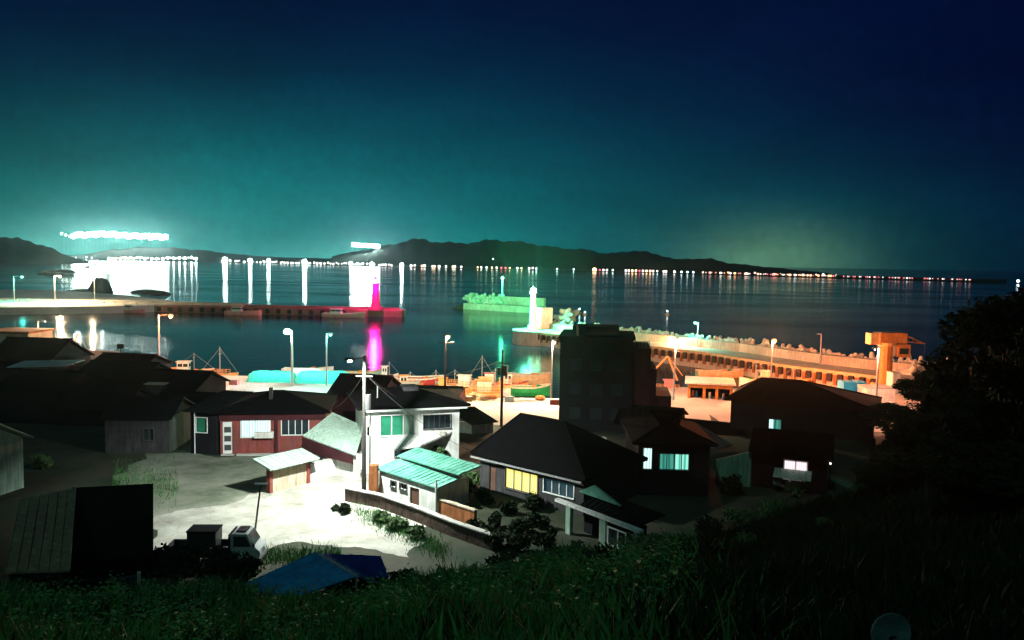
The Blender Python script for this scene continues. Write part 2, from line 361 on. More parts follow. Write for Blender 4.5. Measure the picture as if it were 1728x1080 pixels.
# floodlight masts on the hill
def flood_mast(h, w, emt):
    t = bpy.data.objects.new('floodlight_mast', None); C.objects.link(t)
    MB().tube((0,0,0), (0,0,h), .3, .2, 6).build('mast', 'dark', t)
    b = MB()
    b.box(-w/2-.3, w/2+.3, -.2, .9, h-w*.5-.3, h+w*.5+.3).build('lamp_housing', 'dark', t)
    MB().box(-w/2, w/2, -.5, -.22, h-w*.45, h+w*.45).build('lamp_bank', emt, t)
    return t
f0 = None
def put_flood(px, py, D, gz, w, emt, label, group):
    p = AD(px, py, D); t = flood_mast(p.z-gz, w, emt); t.location = (p.x, p.y, gz); tag(t, label, 'floodlight', group)
for i in range(26):
    px = 124 + i*6.2; py = 399 + .1*i - 3*math.exp(-((i-9)/6)**2) - (2.5 if i % 3 else 0) + .5*math.sin(i*2.1)
    put_flood(px, py, 3250, 44, 17 + (i % 3), 'hill_bank', 'floodlight in the long blazing white row on the hilltop at left', 'floodlights along the left hilltop')
for i in range(3):
    put_flood(104+i*7, 394+i*2.5, 3250, 15, 7, 'far_white', 'fainter floodlight trailing off the left end of the blazing hilltop row', 'outlying floodlights left of the hilltop row')
for i in range(8):
    put_flood(597+i*5.8, 413+i*.35, 2750, 14, 12, 'hill_bank', 'floodlight in the short bright row above the bridge lights', 'short row of floodlights on the slope')
# shore lamps
def shore_lamp(px, py, dd, r, emt, label, group, cat='lamp'):
    D = interp(px, shore) + dd; p = AD(px, py, D); gz = 1.2 + dd/260*1.5
    if p.z < gz + 3: p.z = gz + 3
    t = thing('shore_lamp', label, cat, (p.x, p.y, gz), 0, group)
    h = p.z-gz
    MB().tube((0,0,0), (0,0,h), .25, .18, 5).build('pole', 'dark', t)
    MB().ball((0,0,h), r, 7, 5).build('bulb', emt, t, smooth=True)
    return t
rs = random.Random(5)
gA = 'lamps of the dense white row on the left shore'
for i in range(32):
    px = 183 + i*4.8 + rs.uniform(-1, 1); shore_lamp(px, 436+rs.uniform(-1.5, 1), 20, (3.4 if i % 2 else 2.4) if px > 236 else 3.8, ('far_lamp' if i % 2 else 'town_white') if px > 236 else ('far_white' if not 195 < px < 240 else ('far_warm' if i % 2 else 'far_white')), 'lamp in the dense white and amber row along the left shore', gA)
for px in (88, 94, 103, 109, 117, 128, 146, 155):
    shore_lamp(px, 434.5+rs.uniform(-.8, .8), 20, 2.2, 'far_cool', 'small lamp in the sparse row below the dark left headland', 'sparse lamps below the headland')
for px, r in ((380, 7.5), (422, 6.0), (453, 5.6), (514, 7.2), (592, 4.0), (603, 1.6), (612, 1.6), (627, 4.4), (678, 4.4)):
    shore_lamp(px, 438+(px-380)*.03, 30, r, 'far_bank', 'large brilliant lamp with a long white reflection on the bay', 'big brilliant lamps along the bay road')
for i in range(62):
    px = 372 + i*4.75 + rs.uniform(-2.4, 2.4); shore_lamp(px, 441.5+(px-380)*.022+rs.uniform(-2.5, .5), 20, rs.uniform(1.6, 3.2), 'town_white', 'small white lamp between the brilliant lamps of the bay road', 'small lamps along the bay road')
for i in range(11):
    px = 690 + i*9 + rs.uniform(-4, 4); shore_lamp(px, 449+(px-700)*.03+rs.uniform(-2, 1), 20, 2.6 if i % 3 else 3.4, ('town_white', 'town_white', 'far_warm')[i % 3], 'lamp at the foot of the long dark hill ridge', 'lamps under the dark ridge')
for px, k in ((806,1),(812,0),(821,0),(830,1),(838,0),(846,3),(853,3),(860,1),(873,0),(880,1),(893,0),(899,0),(905,2)):
    shore_lamp(px, 453+rs.uniform(-1, 1), 20, 1.8+.6*(k == 0), ('town_white', 'far_warm', 'far_cool', 'far_red')[k], 'lamp in the little village row under the ridge centre', 'lamps of the village under the ridge')
shore_lamp(832, 437, 120, 1.6, 'far_cool', 'lone lamp high on the dark ridge above the village row', None)
for px in (940, 968): shore_lamp(px, 455, 20, 1.6, 'far_cool', 'faint isolated lamp between two lit stretches of far shore', 'two faint isolated lamps')
shore_lamp(1003, 458, 20, 5.0, 'far_warm', 'large amber lamp with a red glow on the far shore', None)
for px, k in ((1012,3),(1018,0),(1024,0),(1034,2),(1056,0),(1061,0),(1067,1),(1073,1),(1079,3),(1085,0),(1091,1),(1097,1),(1102,0),(1109,2),(1120,0),(1124,0),(1138,0),(1150,2),(1160,2),(1170,2)):
    shore_lamp(px, 459.5+rs.uniform(-1, 1), 20, 1.7+(.7 if k < 2 else 0), ('town_white', 'far_warm', 'far_cool', 'far_red')[k], 'lamp in the amber cluster right of the ridge', 'lamps of the amber cluster on the far shore')
for i in range(96):
    if rs.random() < .22: continue
    px = 1186 + i*2.4 + rs.uniform(-2, 2); up = rs.random() < .3
    shore_lamp(px, interp(px, [(1186, 464), (1300, 466), (1410, 470)])-(rs.uniform(1, 6) if up else 0)+rs.uniform(-.8, .8), 60 if up else 20, rs.choice([.8, 1.0, 1.2, 2.0]), rs.choice(['town_white', 'far_dim', 'far_amber', 'far_amber', 'far_rose', 'far_dim']), 'lamp in the dense town row along the right far shore', 'lamps of the town on the right far shore')
for i in range(44):
    px = 1424 + i*5.0
    if 1470 < px < 1474 or 1540 < px < 1550 or 1574 < px < 1584: continue
    if rs.random() < .12: continue
    shore_lamp(px+rs.uniform(-2, 2), interp(px, [(1424, 471), (1640, 476)])+rs.uniform(-.7, .5), 20, rs.uniform(.7, 1.2), ('far_rose', 'town_white', 'far_dim', 'far_rose')[i % 4], 'small lamp in the thin rosy row trailing off to the right', 'thin row of rosy lamps on the right shore')
shore_lamp(1718, 477, 0, 2.0, 'far_cool', 'single white lamp beyond the end of the far shore row', None)

# ------------------------------------------------------------------ buildings
def facade(w, z0, z1, holes, th=.22):
    us = sorted({0, w} | {h[0] for h in holes} | {h[1] for h in holes}); zs = sorted({z0, z1} | {h[2] for h in holes} | {h[3] for h in holes})
    b = MB()
    for a, c in zip(us, us[1:]):
        for d, e in zip(zs, zs[1:]):
            um, zm = (a+c)/2, (d+e)/2
            if any(h[0] < um < h[1] and h[2] < zm < h[3] for h in holes): continue
            b.box(a, c, 0, th, d, e)
    return b
def window(parent, u0, u1, z0, z1, gmat, n=2, fmat='frame', name='window', rows=1, label=None, proud=.05):
    fr = MB(); t = .07
    fr.box(u0-t, u1+t, -proud, .02, z1, z1+t); fr.box(u0-t, u1+t, -proud-.06, .02, z0-t, z0)
    fr.box(u0-t, u0, -proud, .02, z0, z1); fr.box(u1, u1+t, -proud, .02, z0, z1)
    for i in range(1, n):
        u = u0 + (u1-u0)*i/n; fr.box(u-.03, u+.03, .05, .11, z0, z1)
    for i in range(1, rows):
        z = z0 + (z1-z0)*i/rows; fr.box(u0, u1, .055, .105, z-.025, z+.025)
    f = fr.build(name, fmat, parent)
    if label: f['label'] = label
    MB().box(u0, u1, .12, .15, z0, z1).build('pane', gmat, f)
    return f
def house(name, label, A, Bp, depth, zb, zt, wall, holes=(), group=None, cat='house', sides=None):
    """A, Bp: the two ends of the near facade. Local frame: x along the facade, y away from the viewer."""
    A = Vector((A[0], A[1])); Bp = Vector((Bp[0], Bp[1])); d = Bp-A; w = d.length; rz = math.atan2(d.y, d.x)
    t = thing(name, label, cat, (A.x, A.y, zb), rz, group); h = zt-zb
    b = facade(w, -.6, h, holes)
    b.box(0, .22, .22, depth, -.6, h); b.box(w-.22, w, .22, depth, -.6, h); b.box(.22, w-.22, depth-.22, depth, -.6, h)
    b.build('wall', wall, t)
    MB().box(.25, w-.25, .6, depth-.25, h-.12, h-.02).build('ceiling', 'darkren', t) if holes else None
    return t, w, h
def gable(t, w, h, depth, rise, m, ov=.4, ovx=.35, end='darkren', ridge=True):
    b = MB(); y0, y1, ym = -ov, depth+ov, depth/2; s = rise/(ym+ov)
    b.sheet([(-ovx, y0, h+.08), (w+ovx, y0, h+.08), (w+ovx, ym, h+.08+rise), (-ovx, ym, h+.08+rise)], .12)
    b.sheet([(-ovx, ym, h+.08+rise), (w+ovx, ym, h+.08+rise), (w+ovx, y1, h+.08), (-ovx, y1, h+.08)], .12)
    r = b.build('roof', m, t)
    for x in (0.01, w-.19):
        e = MB(); e.add([(x, 0.02, h), (x+.18, 0.02, h), (x+.18, depth-.02, h), (x, depth-.02, h), (x, ym, h+rise*.86), (x+.18, ym, h+rise*.86)], [(0,3,2,1), (0,1,5,4), (2,3,4,5), (0,4,3), (1,2,5)])
        e.build('gable_wall', end, t)
    if ridge: MB().tube((-ovx, ym, h+.12+rise), (w+ovx, ym, h+.12+rise), .13, .13, 6).build('ridge_cap', m, r)
    return r
def hip(t, w, h, depth, rise, m, ov=.5, inset=None, up=0.0, rl=None):
    b = MB(); i = depth/2 if inset is None else inset; ym = depth/2; z = h+.06
    a = [(-ov, -ov, z+up), (w/2, -ov, z), (w+ov, -ov, z+up), (w+ov, depth+ov, z+up), (w/2, depth+ov, z), (-ov, depth+ov, z+up)]
    r1, r2 = (rl if rl is not None else i, ym, z+rise), (w-i, ym, z+rise)
    b.add(a + [r1, r2] + [(p[0], p[1], p[2]-.14) for p in a], [(0,1,6), (1,7,6), (1,2,7), (2,3,7), (3,4,7), (4,6,7), (4,5,6), (5,0,6)] + [(k, k+8, (k+1) % 6+8, (k+1) % 6) for k in range(6)] + [(13,12,11,10,9,8)])
    r = b.build('roof', m, t)
    c = MB(); c.tube(r1, r2, .14, .14, 6)
    for q, e in ((0, r1), (5, r1), (2, r2), (3, r2)): c.tube(a[q], e, .1, .1, 6)
    c.build('ridge_cap', m, r); return r
def flat(t, w, h, depth, m, ov=.3, th=.25):
    return MB().box(-ov, w+ov, -ov, depth+ov, h+.003, h+th).build('roof', m, t)

lit_white = curtainmat('lit_curtain_white', (.75, 1, .97), (.25, .55, .5), 1.4, 1.4)
lit_yel = curtainmat('lit_curtain_yellow', (1, .93, .28), (.75, .5, .05), 1.25, 1.6)
lit_teal = curtainmat('lit_curtain_teal', (.35, .9, .72), (.05, .45, .33), 1.1, .8)
lit_teald = curtainmat('lit_curtain_dim_teal', (.08, .42, .32), (.02, .2, .15), .8, .8)
lit_pink = curtainmat('lit_curtain_pinkish', (1, .86, .88), (.8, .55, .6), 1.3, 2)
dimglass = emat('dim_lit_pane', (.02, .10, .13), .35, (.02, .02, .03))

# brick house
A, Bp = G(372, 768), G(548, 765)
zt = HZ(A.x, A.y, 696)
hh = zt-3.5
wtot = (Bp-A).length
s = wtot/176.0
def U(px): return (px-372)*s
def Z(py, A=A, b=3.5): return HZ(A.x, A.y, py)-b
holes = [(U(407), U(455), Z(738), Z(705)), (U(475), U(520), Z(735), Z(708)), (U(376), U(392), .1, Z(712))]
t, w, h = house('brick_house', 'low red brick house with two bright curtained windows beside the concrete road', A, Bp, 8, 3.5, zt, 'brick', holes)
window(t, *holes[0], lit_white, 4, label='bright curtained window'); window(t, *holes[1], 'glass', 4, rows=1)
d = MB().box(holes[2][0], holes[2][1], .08, .14, .1, holes[2][3]).build('door', 'frame', t)
gb = MB()
for q in range(3): gb.box(holes[2][0]+.12, holes[2][1]-.12, .05, .075, .4+q*.8, .9+q*.8)
gb.build('door_panel', 'darkframe', d)
MB().box(U(463), U(468), -.18, -.002, -.3, h).build('pillar', 'redwall', t)
MB().box(-.1, w+.1, -.06, -.004, h-.75, h-.1).build('fascia_band', 'redwall', t)
MB().box(U(400), w, -.5, -.008, -.5, .12).build('plinth', 'concrete', t)
MB().box(U(430), U(462), -.55, -.07, Z(738)-.02, Z(729)).build('flower_box', 'hullw', t)
st = MB()
for q in range(3): st.box(U(372)+.1, U(396), -.35*(3-q), -.01, -.4, .1*(q)-.1)
st.build('steps', 'concrete', t)
hip(t, w, h, 8, 1.15, 'tile', .5)
ch = MB().box(U(447), U(453), 2.2, 2.6, h+.5, h+1.8).build('chimney', 'pole', t)
# annex at its left with a dark window
A2, B2 = G(322, 765), G(366, 768)
zt2 = HZ(A2.x, A2.y, 694); w2 = (B2-A2).length; s2 = w2/44
z0a, z1a = HZ(A2.x, A2.y, 728)-3.5, HZ(A2.x, A2.y, 704)-3.5
t, w, h = house('annex', 'narrow dark annex with a pale-framed window against the brick house', A2, B2, 6, 3.5, zt2, 'darkren', [((332-322)*s2, (350-322)*s2, z0a, z1a)], None, 'outbuilding')
window(t, (332-322)*s2, (350-322)*s2, z0a, z1a, 'greenglass', 1)
MB().sheet([(-.4, -.6, h+.1), (w+.1, -.6, h+.1), (w+.1, 6.2, h+.9), (-.4, 6.2, h+.9)]).build('roof', 'tin', t)
MB().tube((.5, -.15, -.3), (.5, -.15, h), .05).build('drainpipe', 'frame', t)

# white two-storey house
A, Bp = G(617, 800), G(774, 790)
zt = HZ(A.x, A.y, 690); wt = (Bp-A).length; s = wt/157; A0 = A
def U(px): return (px-617)*s
def Z(py): return HZ(A0.x, A0.y, py)-3.5
hs = [(U(641), U(697), Z(737), Z(703)), (U(713), U(759), Z(729), Z(706)), (U(665), U(702), Z(774), Z(751))]
t, w, h = house('white_house', 'white two-storey house with green-tinted windows and dark roof behind the utility pole', A, Bp, 7.0, 3.5, zt, 'white', hs)
window(t, hs[0][0], hs[0][0]+(hs[0][1]-hs[0][0])*.66, hs[0][2], hs[0][3], 'greenglass', 2)
sw = MB().box(hs[0][0]+(hs[0][1]-hs[0][0])*.66+.03, hs[0][1], .10, .14, hs[0][2], hs[0][3]).build('curtained_pane', 'palegreen', t)
window(t, *hs[1], 'glass', 5, fmat='darkframe')
window(t, *hs[2], 'glass', 2, fmat='darkframe', name='shop_window')
MB().box(-.3, w+.5, -.7, .0, h-.16, h+.05).build('eave', 'frame', t)
MB().sheet([(U(655), -1.9, Z(752)), (U(700), -1.9, Z(747)), (U(762), -.02, Z(736)), (U(668), -.02, Z(738))], .12).build('canopy', 'white', t)
MB().box(U(702), U(712), -1.2, -.02, -.3, Z(752)).build('porch_pier', 'white', t)
MB().tube((U(622), -.12, -.3), (U(622), -.12, h-.2), .05).build('drainpipe', 'frame', t)
ac = MB().box(U(738), U(748), -.5, -.05, Z(741), Z(733)).build('air_conditioner', 'hullw', t)
hip(t, w, h+.1, 7.0, .95, 'tile', .75)
MB().box(w*.45, w*.62, 2.6, 4.4, h+.7, h+1.25).build('roof_tank', 'greyren', t)
bk = MB(); bk.tube((U(640), 1.5, h+.5), (U(640), 1.5, h+1.6), .05)
bk.build('vent_pipe', 'steel', t)
# left wing: sloping pale roof over the yard
A, Bp = G(520, 800), G(612, 800)
p = [AD(505, 722, 70), AD(560, 742, 66), AD(612, 770, 62.5), AD(612, 715, 69), AD(575, 698, 74)]
t = thing('lean_to_shed', 'pale mint tin lean-to roof between the brick house and the white house', 'shed', (0, 0, 0))
q0, q1, q2, q3 = G(512, 735, 6.3), G(600, 768, 5.6), G(615, 720, 6.3), G(562, 696, 7.3)
MB().sheet([tuple(q0), tuple(q1), tuple(q2), tuple(q3)], .08).build('roof', 'paletin', t)
q0b = G(507, 728, 6.3)
b = MB(); 
for a, c in ((q0, q1),):
    a2, c2 = a + Vector((.25, .3, 0)), c + Vector((0, .3, 0)); dd = Vector((.25, .35, 0))
    b.hexa([(a2.x, a2.y, 3.2), (c2.x, c2.y, 3.2), (c2.x+dd.x, c2.y+dd.y, 3.2), (a2.x+dd.x, a2.y+dd.y, 3.2)], [(a2.x, a2.y, 6.18), (c2.x, c2.y, 5.48), (c2.x+dd.x, c2.y+dd.y, 5.48), (a2.x+dd.x, a2.y+dd.y, 6.18)])
b.build('wall', 'white', t)
b = MB(); b.hexa([(q0.x-.1, q0.y-.1, 5.0), (q1.x-.2, q1.y-.1, 4.9), (q1.x-.2, q1.y+.1, 4.9), (q0.x-.1, q0.y+.1, 5.0)], [(q0.x-.1, q0.y-.1, 6.2), (q1.x-.2, q1.y-.1, 5.5), (q1.x-.2, q1.y+.1, 5.5), (q0.x-.1, q0.y+.1, 6.2)])
b.build('painted_shade', 'redwall', t)  # dark strip painted in for the shade under the roof edge
b = MB(); m1, m2 = G(575, 790), G(588, 790)
b.hexa([(m1.x, m1.y, 3.3), (m2.x, m2.y, 3.3), (m2.x, m2.y+.4, 3.3), (m1.x, m1.y+.4, 3.3)], [(m1.x, m1.y, 5.2), (m2.x, m2.y, 5.0), (m2.x, m2.y+.4, 5.0), (m1.x, m1.y+.4, 5.2)])
b.build('pillar', 'white', t)
# small roof piece left of the white house
t = thing('small_shed', 'small pale shed tucked behind the mint lean-to roof', 'shed', (0, 0, 0))
a = G(524, 745); c = G(546, 745)
MB().box(a.x, c.x, a.y, a.y+3, 3.3, HZ(a.x, a.y, 695)).build('wall', 'cream', t)
zz = HZ(a.x, a.y, 694)
MB().sheet([(a.x-.3, a.y-.4, zz), (c.x+.6, a.y-.4, zz+.1), (c.x+.6, a.y+3.4, zz+.6), (a.x-.3, a.y+3.4, zz+.6)]).build('roof', 'tin', t)

# gate with a tiled canopy
A, Bp = G(456, 832), G(521, 815)
dv = Bp-A; w = dv.length
t = thing('roofed_gate', 'low panelled gate with red pillars under a pale mint roof', 'gate', tuple(A), math.atan2(dv.y, dv.x))
zg = HZ(A.x, A.y, 790)-3.5
pil = [MB().box(-.12, .16, -.12, .3, -.3, zg).build('pillar', 'brick', t), MB().box(w-.22, w+.06, -.12, .3, -.3, zg).build('pillar', 'brick', t)]
MB().box(.16, w-.22, 0, .12, -.2, zg-.1).build('gate_panel', 'cream', t)
for i in range(4):
    u = w*(.28+.17*i); MB().box(u-.12, u+.12, -.03, -.005, zg-.75, zg-.4).build('gate_vent', 'deckw', t)
MB().sheet([(-.5, -.7, zg+.1), (w+.5, -.7, zg+.1), (w+.5, 1.5, zg+.55), (-.5, 1.5, zg+.55)], .1).build('roof', 'paletin', t)
# wall running on from the gate to the white house
A, Bp = G(523, 812), G(612, 792)
dv = Bp-A; w = dv.length
t = thing('yard_wall', 'low white yard wall running from the roofed gate to the utility pole', 'wall', tuple(A), math.atan2(dv.y, dv.x))
MB().box(0, w, 0, .2, -.3, 1.35).build('wall_panel', 'white', t); MB().box(-.02, w, -.04, .24, 1.353, 1.45).build('coping', 'concrete', t)

# green roofed outbuilding
A, Bp = G(636, 845), G(742, 868)
A = G(640, 838); Bp = G(735, 866)
dv = Bp-A; w = dv.length; zt = HZ(A.x, A.y, 795)-3.5
hs = [(w*.22, w*.31, zt*.55, zt*.75), (w*.38, w*.5, zt*.55, zt*.75), (w*.56, w*.72, 0.02, zt*.72)]
t, w, h = house('outbuilding', 'small white outbuilding with layered green tin roofs beside the utility pole', A, Bp, 3.4, 3.5, 3.5+zt, 'white', hs, None, 'outbuilding')
window(t, *hs[0], 'glass', 1, 'darkframe'); window(t, *hs[1], 'glass', 2, 'darkframe')
MB().box(hs[2][0], hs[2][1], .1, .16, 0, hs[2][3]).build('door', 'wood', t)
MB().sheet([(-.15, -.15, h+.2), (w+.3, -.15, h-.05), (w+.3, 1.9, h+.15), (-.15, 2.1, h+.5)], .08).build('roof', 'greentin', t)
MB().sheet([(-.2, 2.0, h+.75), (w+.5, 1.8, h+.55), (w+.8, 3.9, h+.85), (-.2, 4.1, h+1.05)], .08).build('roof', 'greentin', t)
MB().box(-.28, w, 2.4, 2.55, h-.1, h+.66).build('upper_wall', 'white', t)
MB().tube((w+.15, -.12, -.2), (w+.15, -.12, h+.5), .07).build('downpipe', 'frame', t)
A = G(622, 843); 
b = MB().box(0, .62, 0, .6, -.3, 2.5)
t = tag(b.build('brick_pier', 'rust', None, tuple(A)), 'tall orange-brown brick pier at the foot of the utility pole', 'pillar')

# stone retaining wall with white coping, and the lit brick yard wall
pl = [G(582, 846), G(640, 858), G(700, 880), G(760, 905), G(830, 930)]
t = thing('retaining_wall', 'brown stone retaining wall with worn pale coping beside the road', 'wall', tuple(pl[0]))
b = MB(); c = MB()
for a, e in zip(pl, pl[1:]):
    a = a-pl[0]; e = e-pl[0]; n = Vector((-(e-a).y, (e-a).x, 0)).normalized()*.35
    b.hexa([(a.x, a.y, -.5), (e.x, e.y, -.5), (e.x+n.x, e.y+n.y, -.5), (a.x+n.x, a.y+n.y, -.5)], [(a.x, a.y, .9), (e.x, e.y, .9), (e.x+n.x, e.y+n.y, .9), (a.x+n.x, a.y+n.y, .9)])
    n2 = n*1.15
    c.hexa([(a.x-n.x*.15, a.y-n.y*.15, .903), (e.x-n.x*.15, e.y-n.y*.15, .903), (e.x+n2.x, e.y+n2.y, .903), (a.x+n2.x, a.y+n2.y, .903)], [(a.x-n.x*.15, a.y-n.y*.15, .98), (e.x-n.x*.15, e.y-n.y*.15, .98), (e.x+n2.x, e.y+n2.y, .98), (a.x+n2.x, a.y+n2.y, .98)])
b.build('wall_face', 'stone', t); c.build('coping', 'concrete', t)
A, Bp = G(742, 868), G(800, 888); dv = Bp-A; w = dv.length
t = thing('brick_yard_wall', 'short orange-brown yard wall right of the green roofed outbuilding', 'wall', tuple(A), math.atan2(dv.y, dv.x))
MB().box(0, w, 0, .25, -.3, 1.0).build('wall_panel', 'rust', t); MB().box(0, w+.03, -.05, .3, 1.003, 1.08).build('coping', 'cream', t)

# tiled roof house with the yellow window
A = G(803, 772, 6.0); Bp = G(978, 814, 6.0)
A = Vector((A.x, A.y)); Bp = Vector((Bp.x, Bp.y)); dv = Bp-A; w = dv.length; n = Vector((-dv.y, dv.x)).normalized()
A1 = A+n*.5; B1 = Bp+n*.5
def on(u, py):  # height over ground of a pixel row on this facade
    p = A1+dv*(u/w); return HZ(p.x, p.y, py)-3.5
def uof(px):
    lo, hi = 0, w
    for _ in range(30):
        m_ = (lo+hi)/2; p = A1+dv*(m_/w); v = Vector((p.x, p.y, 5))-CAM; x = 864+FPX*v.dot(Rt)/v.dot(Fw)
        if x < px: lo = m_
        else: hi = m_
    return lo
hs = [(uof(853), uof(907), on(uof(880), 829), on(uof(880), 796)), (uof(918), uof(968), on(uof(940), 834), on(uof(940), 812)), (uof(826), uof(836), .1, 2.0)]
t, w, h = house('tiled_roof_house', 'dark hip-roofed tile house with one bright yellow curtained window', A1, B1, 7.0, 3.5, 6.0, 'greyren', hs)
window(t, *hs[0], lit_yel, 4, 'darkframe', label='bright yellow curtained window'); window(t, *hs[1], dimglass, 4, label='dim blue window')
MB().box(hs[2][0], hs[2][1], .1, .16, .1, 2.0).build('door', 'wood', t)
MB().box(-.5, w+.2, -.62, -.5, h-.05, h+.06).build('gutter', 'steel', t)
hip(t, w, h, 7.0, 2.9, 'tile', .5, 4.4, .25, 1.0)
# porch in front at right
a, e = G(937, 842, 5.5), G(1080, 896, 5.5); dv = e-a; w = dv.length
t = thing('porch', 'pale concrete porch with a sloping beam and mint gable near the dark bushes', 'porch', (a.x, a.y, 3.4), math.atan2(dv.y, dv.x))
MB().box(0, w, -.05, .3, 1.95, 2.13).build('beam', 'white', t)
for u in (.14*w, .93*w): MB().box(u, u+.42, 0, .28, -.8, 1.945).build('column', 'palegreen', t)
MB().box(w*.55, w*.62, .02, .2, -.4, 1.94).build('post', 'palegreen', t)
MB().box(w*.2, w*.9, 1.2, 1.4, -.4, 1.94).build('back_wall', 'darkren', t)
MB().sheet([(w*.28, .3, 2.2), (w*.95, .3, 2.25), (w*.95, 2.6, 2.5), (w*.2, 2.6, 2.6)], .08).build('roof', 'tin', t)
MB().add([(w*.12, 1.2, 2.62), (w*.62, 1.2, 2.62), (w*.3, 1.25, 3.35), (w*.12, 1.4, 2.62), (w*.62, 1.4, 2.62), (w*.3, 1.4, 3.35)], [(0,1,2), (5,4,3), (0,2,5,3), (1,4,5,2), (0,3,4,1)]).build('gable', 'greentin', t)
window(t, w*.66, w*.85, .6, 1.6, 'glass', 2, 'frame')

# dark house with two teal windows
A, Bp = G(1075, 835), G(1195, 838)
dv = Bp-A; w = dv.length; s = w/120
def Z(py): return HZ((A.x+Bp.x)/2, A.y, py)-3.5
hs = [((1084-1075)*s, (1098-1075)*s, Z(792), Z(757)), ((1112-1075)*s, (1160-1075)*s, Z(792), Z(766))]
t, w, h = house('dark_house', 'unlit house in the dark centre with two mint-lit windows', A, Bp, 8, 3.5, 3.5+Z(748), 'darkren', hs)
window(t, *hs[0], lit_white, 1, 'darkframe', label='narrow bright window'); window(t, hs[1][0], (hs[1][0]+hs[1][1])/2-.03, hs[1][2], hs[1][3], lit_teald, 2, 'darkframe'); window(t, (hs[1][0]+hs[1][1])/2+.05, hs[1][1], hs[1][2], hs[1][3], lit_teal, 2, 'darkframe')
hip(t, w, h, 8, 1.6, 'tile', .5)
# house with pale wall and pinkish window
A, Bp = G(1207, 815), G(1266, 822)
zt = HZ(Bp.x, Bp.y, 762)-3.5
t = thing('pale_wall_house', 'low house with a mint-lit end wall and a glowing pinkish window', 'house', tuple(A), math.atan2((Bp-A).y, (Bp-A).x)); w = (Bp-A).length
MB().hexa([(0,0,-.4),(w,0,-.4),(w,.25,-.4),(0,.25,-.4)], [(0,0,zt*.66),(w,0,zt),(w,.25,zt),(0,.25,zt*.66)]).build('end_wall', 'palegreen', t)
MB().box(w+.003, w+5.6, .3, 5.5, -.4, zt+.1).build('wall', 'redwall', t)
fz0, fz1 = HZ(A.x+5, A.y, 797)-3.5, HZ(A.x+5, A.y, 768)-3.5
wn = MB().box(w+2.4, w+4.2, .22, .29, fz0-.1, fz1+.1).build('window', 'frame', t)
MB().box(w+2.5, w+3.25, .17, .215, fz0, fz1).build('pane', lit_pink, wn); MB().box(w+3.35, w+4.1, .17, .215, fz0, fz1).build('pane', lit_pink, wn)
MB().sheet([(w-.2, -.6, zt+.15), (w+6, -.6, zt+.15), (w+6, 3, zt+1.4), (w-.2, 3, zt+1.4)]).build('roof', 'tile', t)
MB().sheet([(w-.2, 3, zt+1.4), (w+6, 3, zt+1.4), (w+6, 6.2, zt+.15), (w-.2, 6.2, zt+.15)]).build('roof', 'tile', t)
MB().sheet([(w+1.8, -1.9, 1.55), (w+4.5, -1.9, 1.5), (w+4.5, .18, 1.75), (w+1.8, .18, 1.75)], .05).build('awning', 'paletin', t)
# two-storey dark block behind
A, Bp = AD(1232, 720, 86), AD(1474, 735, 80)
def Z(py, x=1350): p = AD(x, 700, 83); return HZ(p.x, p.y, py)-3.0
w = ((Bp.x-A.x)**2+(Bp.y-A.y)**2)**.5; s = w/242
hs = [((1301-1232)*s, (1321-1232)*s, Z(731), Z(712))]
t, w, h = house('dark_block', 'large unlit two-storey block hiding part of the right quay', A, Bp, 9, 3.0, 3.0+Z(684), 'darkren', hs)
window(t, *hs[0], lit_teald, 2, 'darkframe', label='half-lit teal window')
MB().box((hs[0][0]), hs[0][0]+.42, .07, .11, hs[0][2], hs[0][3]).build('curtain_gap', lit_white, t)
hip(t, w, h, 9, 1.9, 'tiler', .6, w*.52, 0, 2.5)
# tall dark tower block
A, Bp = AD(943, 700, 88), AD(1066, 702, 87)
t = thing('tower_block', 'tall black unlit block with a cluttered flat roof in front of the breakwater', 'building', (A.x, A.y, 2.6), math.atan2(Bp.y-A.y, Bp.x-A.x)); w = ((Bp.x-A.x)**2+(Bp.y-A.y)**2)**.5
zt = HZ(A.x+3, A.y, 572)-2.6
hs = [(1.2+2.3*i, 2.3+2.3*i, 1.2+2.7*j, 2.3+2.7*j) for i in range(3) for j in range(3)]
b = facade(w, -.5, zt, hs); b.box(0, .22, .22, 9, -.5, zt); b.box(w-.22, w, .22, 9, -.5, zt); b.box(.22, w-.22, 8.78, 9, -.5, zt); b.build('wall', 'darkren', t)
for q in hs: window(t, *q, 'glass', 2, 'dark')
r = MB().box(-.2, w+.2, -.2, 9.2, zt+.003, zt+.3).build('roof', 'darkren', t)
MB().box(1.2, w-1.6, 2, 6, zt+.303, zt+1.25).build('stair_head', 'darkren', r)
MB().tube((2.2, 1, zt+.3), (2.2, 1, zt+1.6), .5, .5, 10).build('water_tank', 'greyren', r)
b = MB().tube((3.4, 3, zt+1.2), (3.4, 3, zt+3.4), .05); b.tube((2.9, 3, zt+3.1), (3.9, 3, zt+3.1), .03); b.tube((3.1, 3, zt+2.7), (3.7, 3, zt+2.7), .03); b.build('aerial', 'dark', r)
w3 = 1.9; z3 = HZ(A.x+11, A.y, 588)-2.6; z4 = HZ(A.x+12, A.y, 622)-2.6; z5 = HZ(A.x+13, A.y, 668)-2.6
MB().box(w+.003, w+w3, .4, 8, -.5, z3).build('stair_tower', 'redwall', t)
MB().box(w+w3+.003, w+w3+.7, .8, 8, -.5, z4).build('side_wing', 'redwall', t)
MB().box(w+w3+.703, w+w3+2.4, 1.2, 8, -.5, z5).build('lower_wing', 'redwall', t)
b = MB()
for i in range(5): b.box(w+.1+i*.4, w+.16+i*.4, .5, .56, z3, z3+.75)
b.box(w+.1, w+1.76, .5, .56, z3+.75, z3+.82); b.build('roof_railing', 'rust', t)
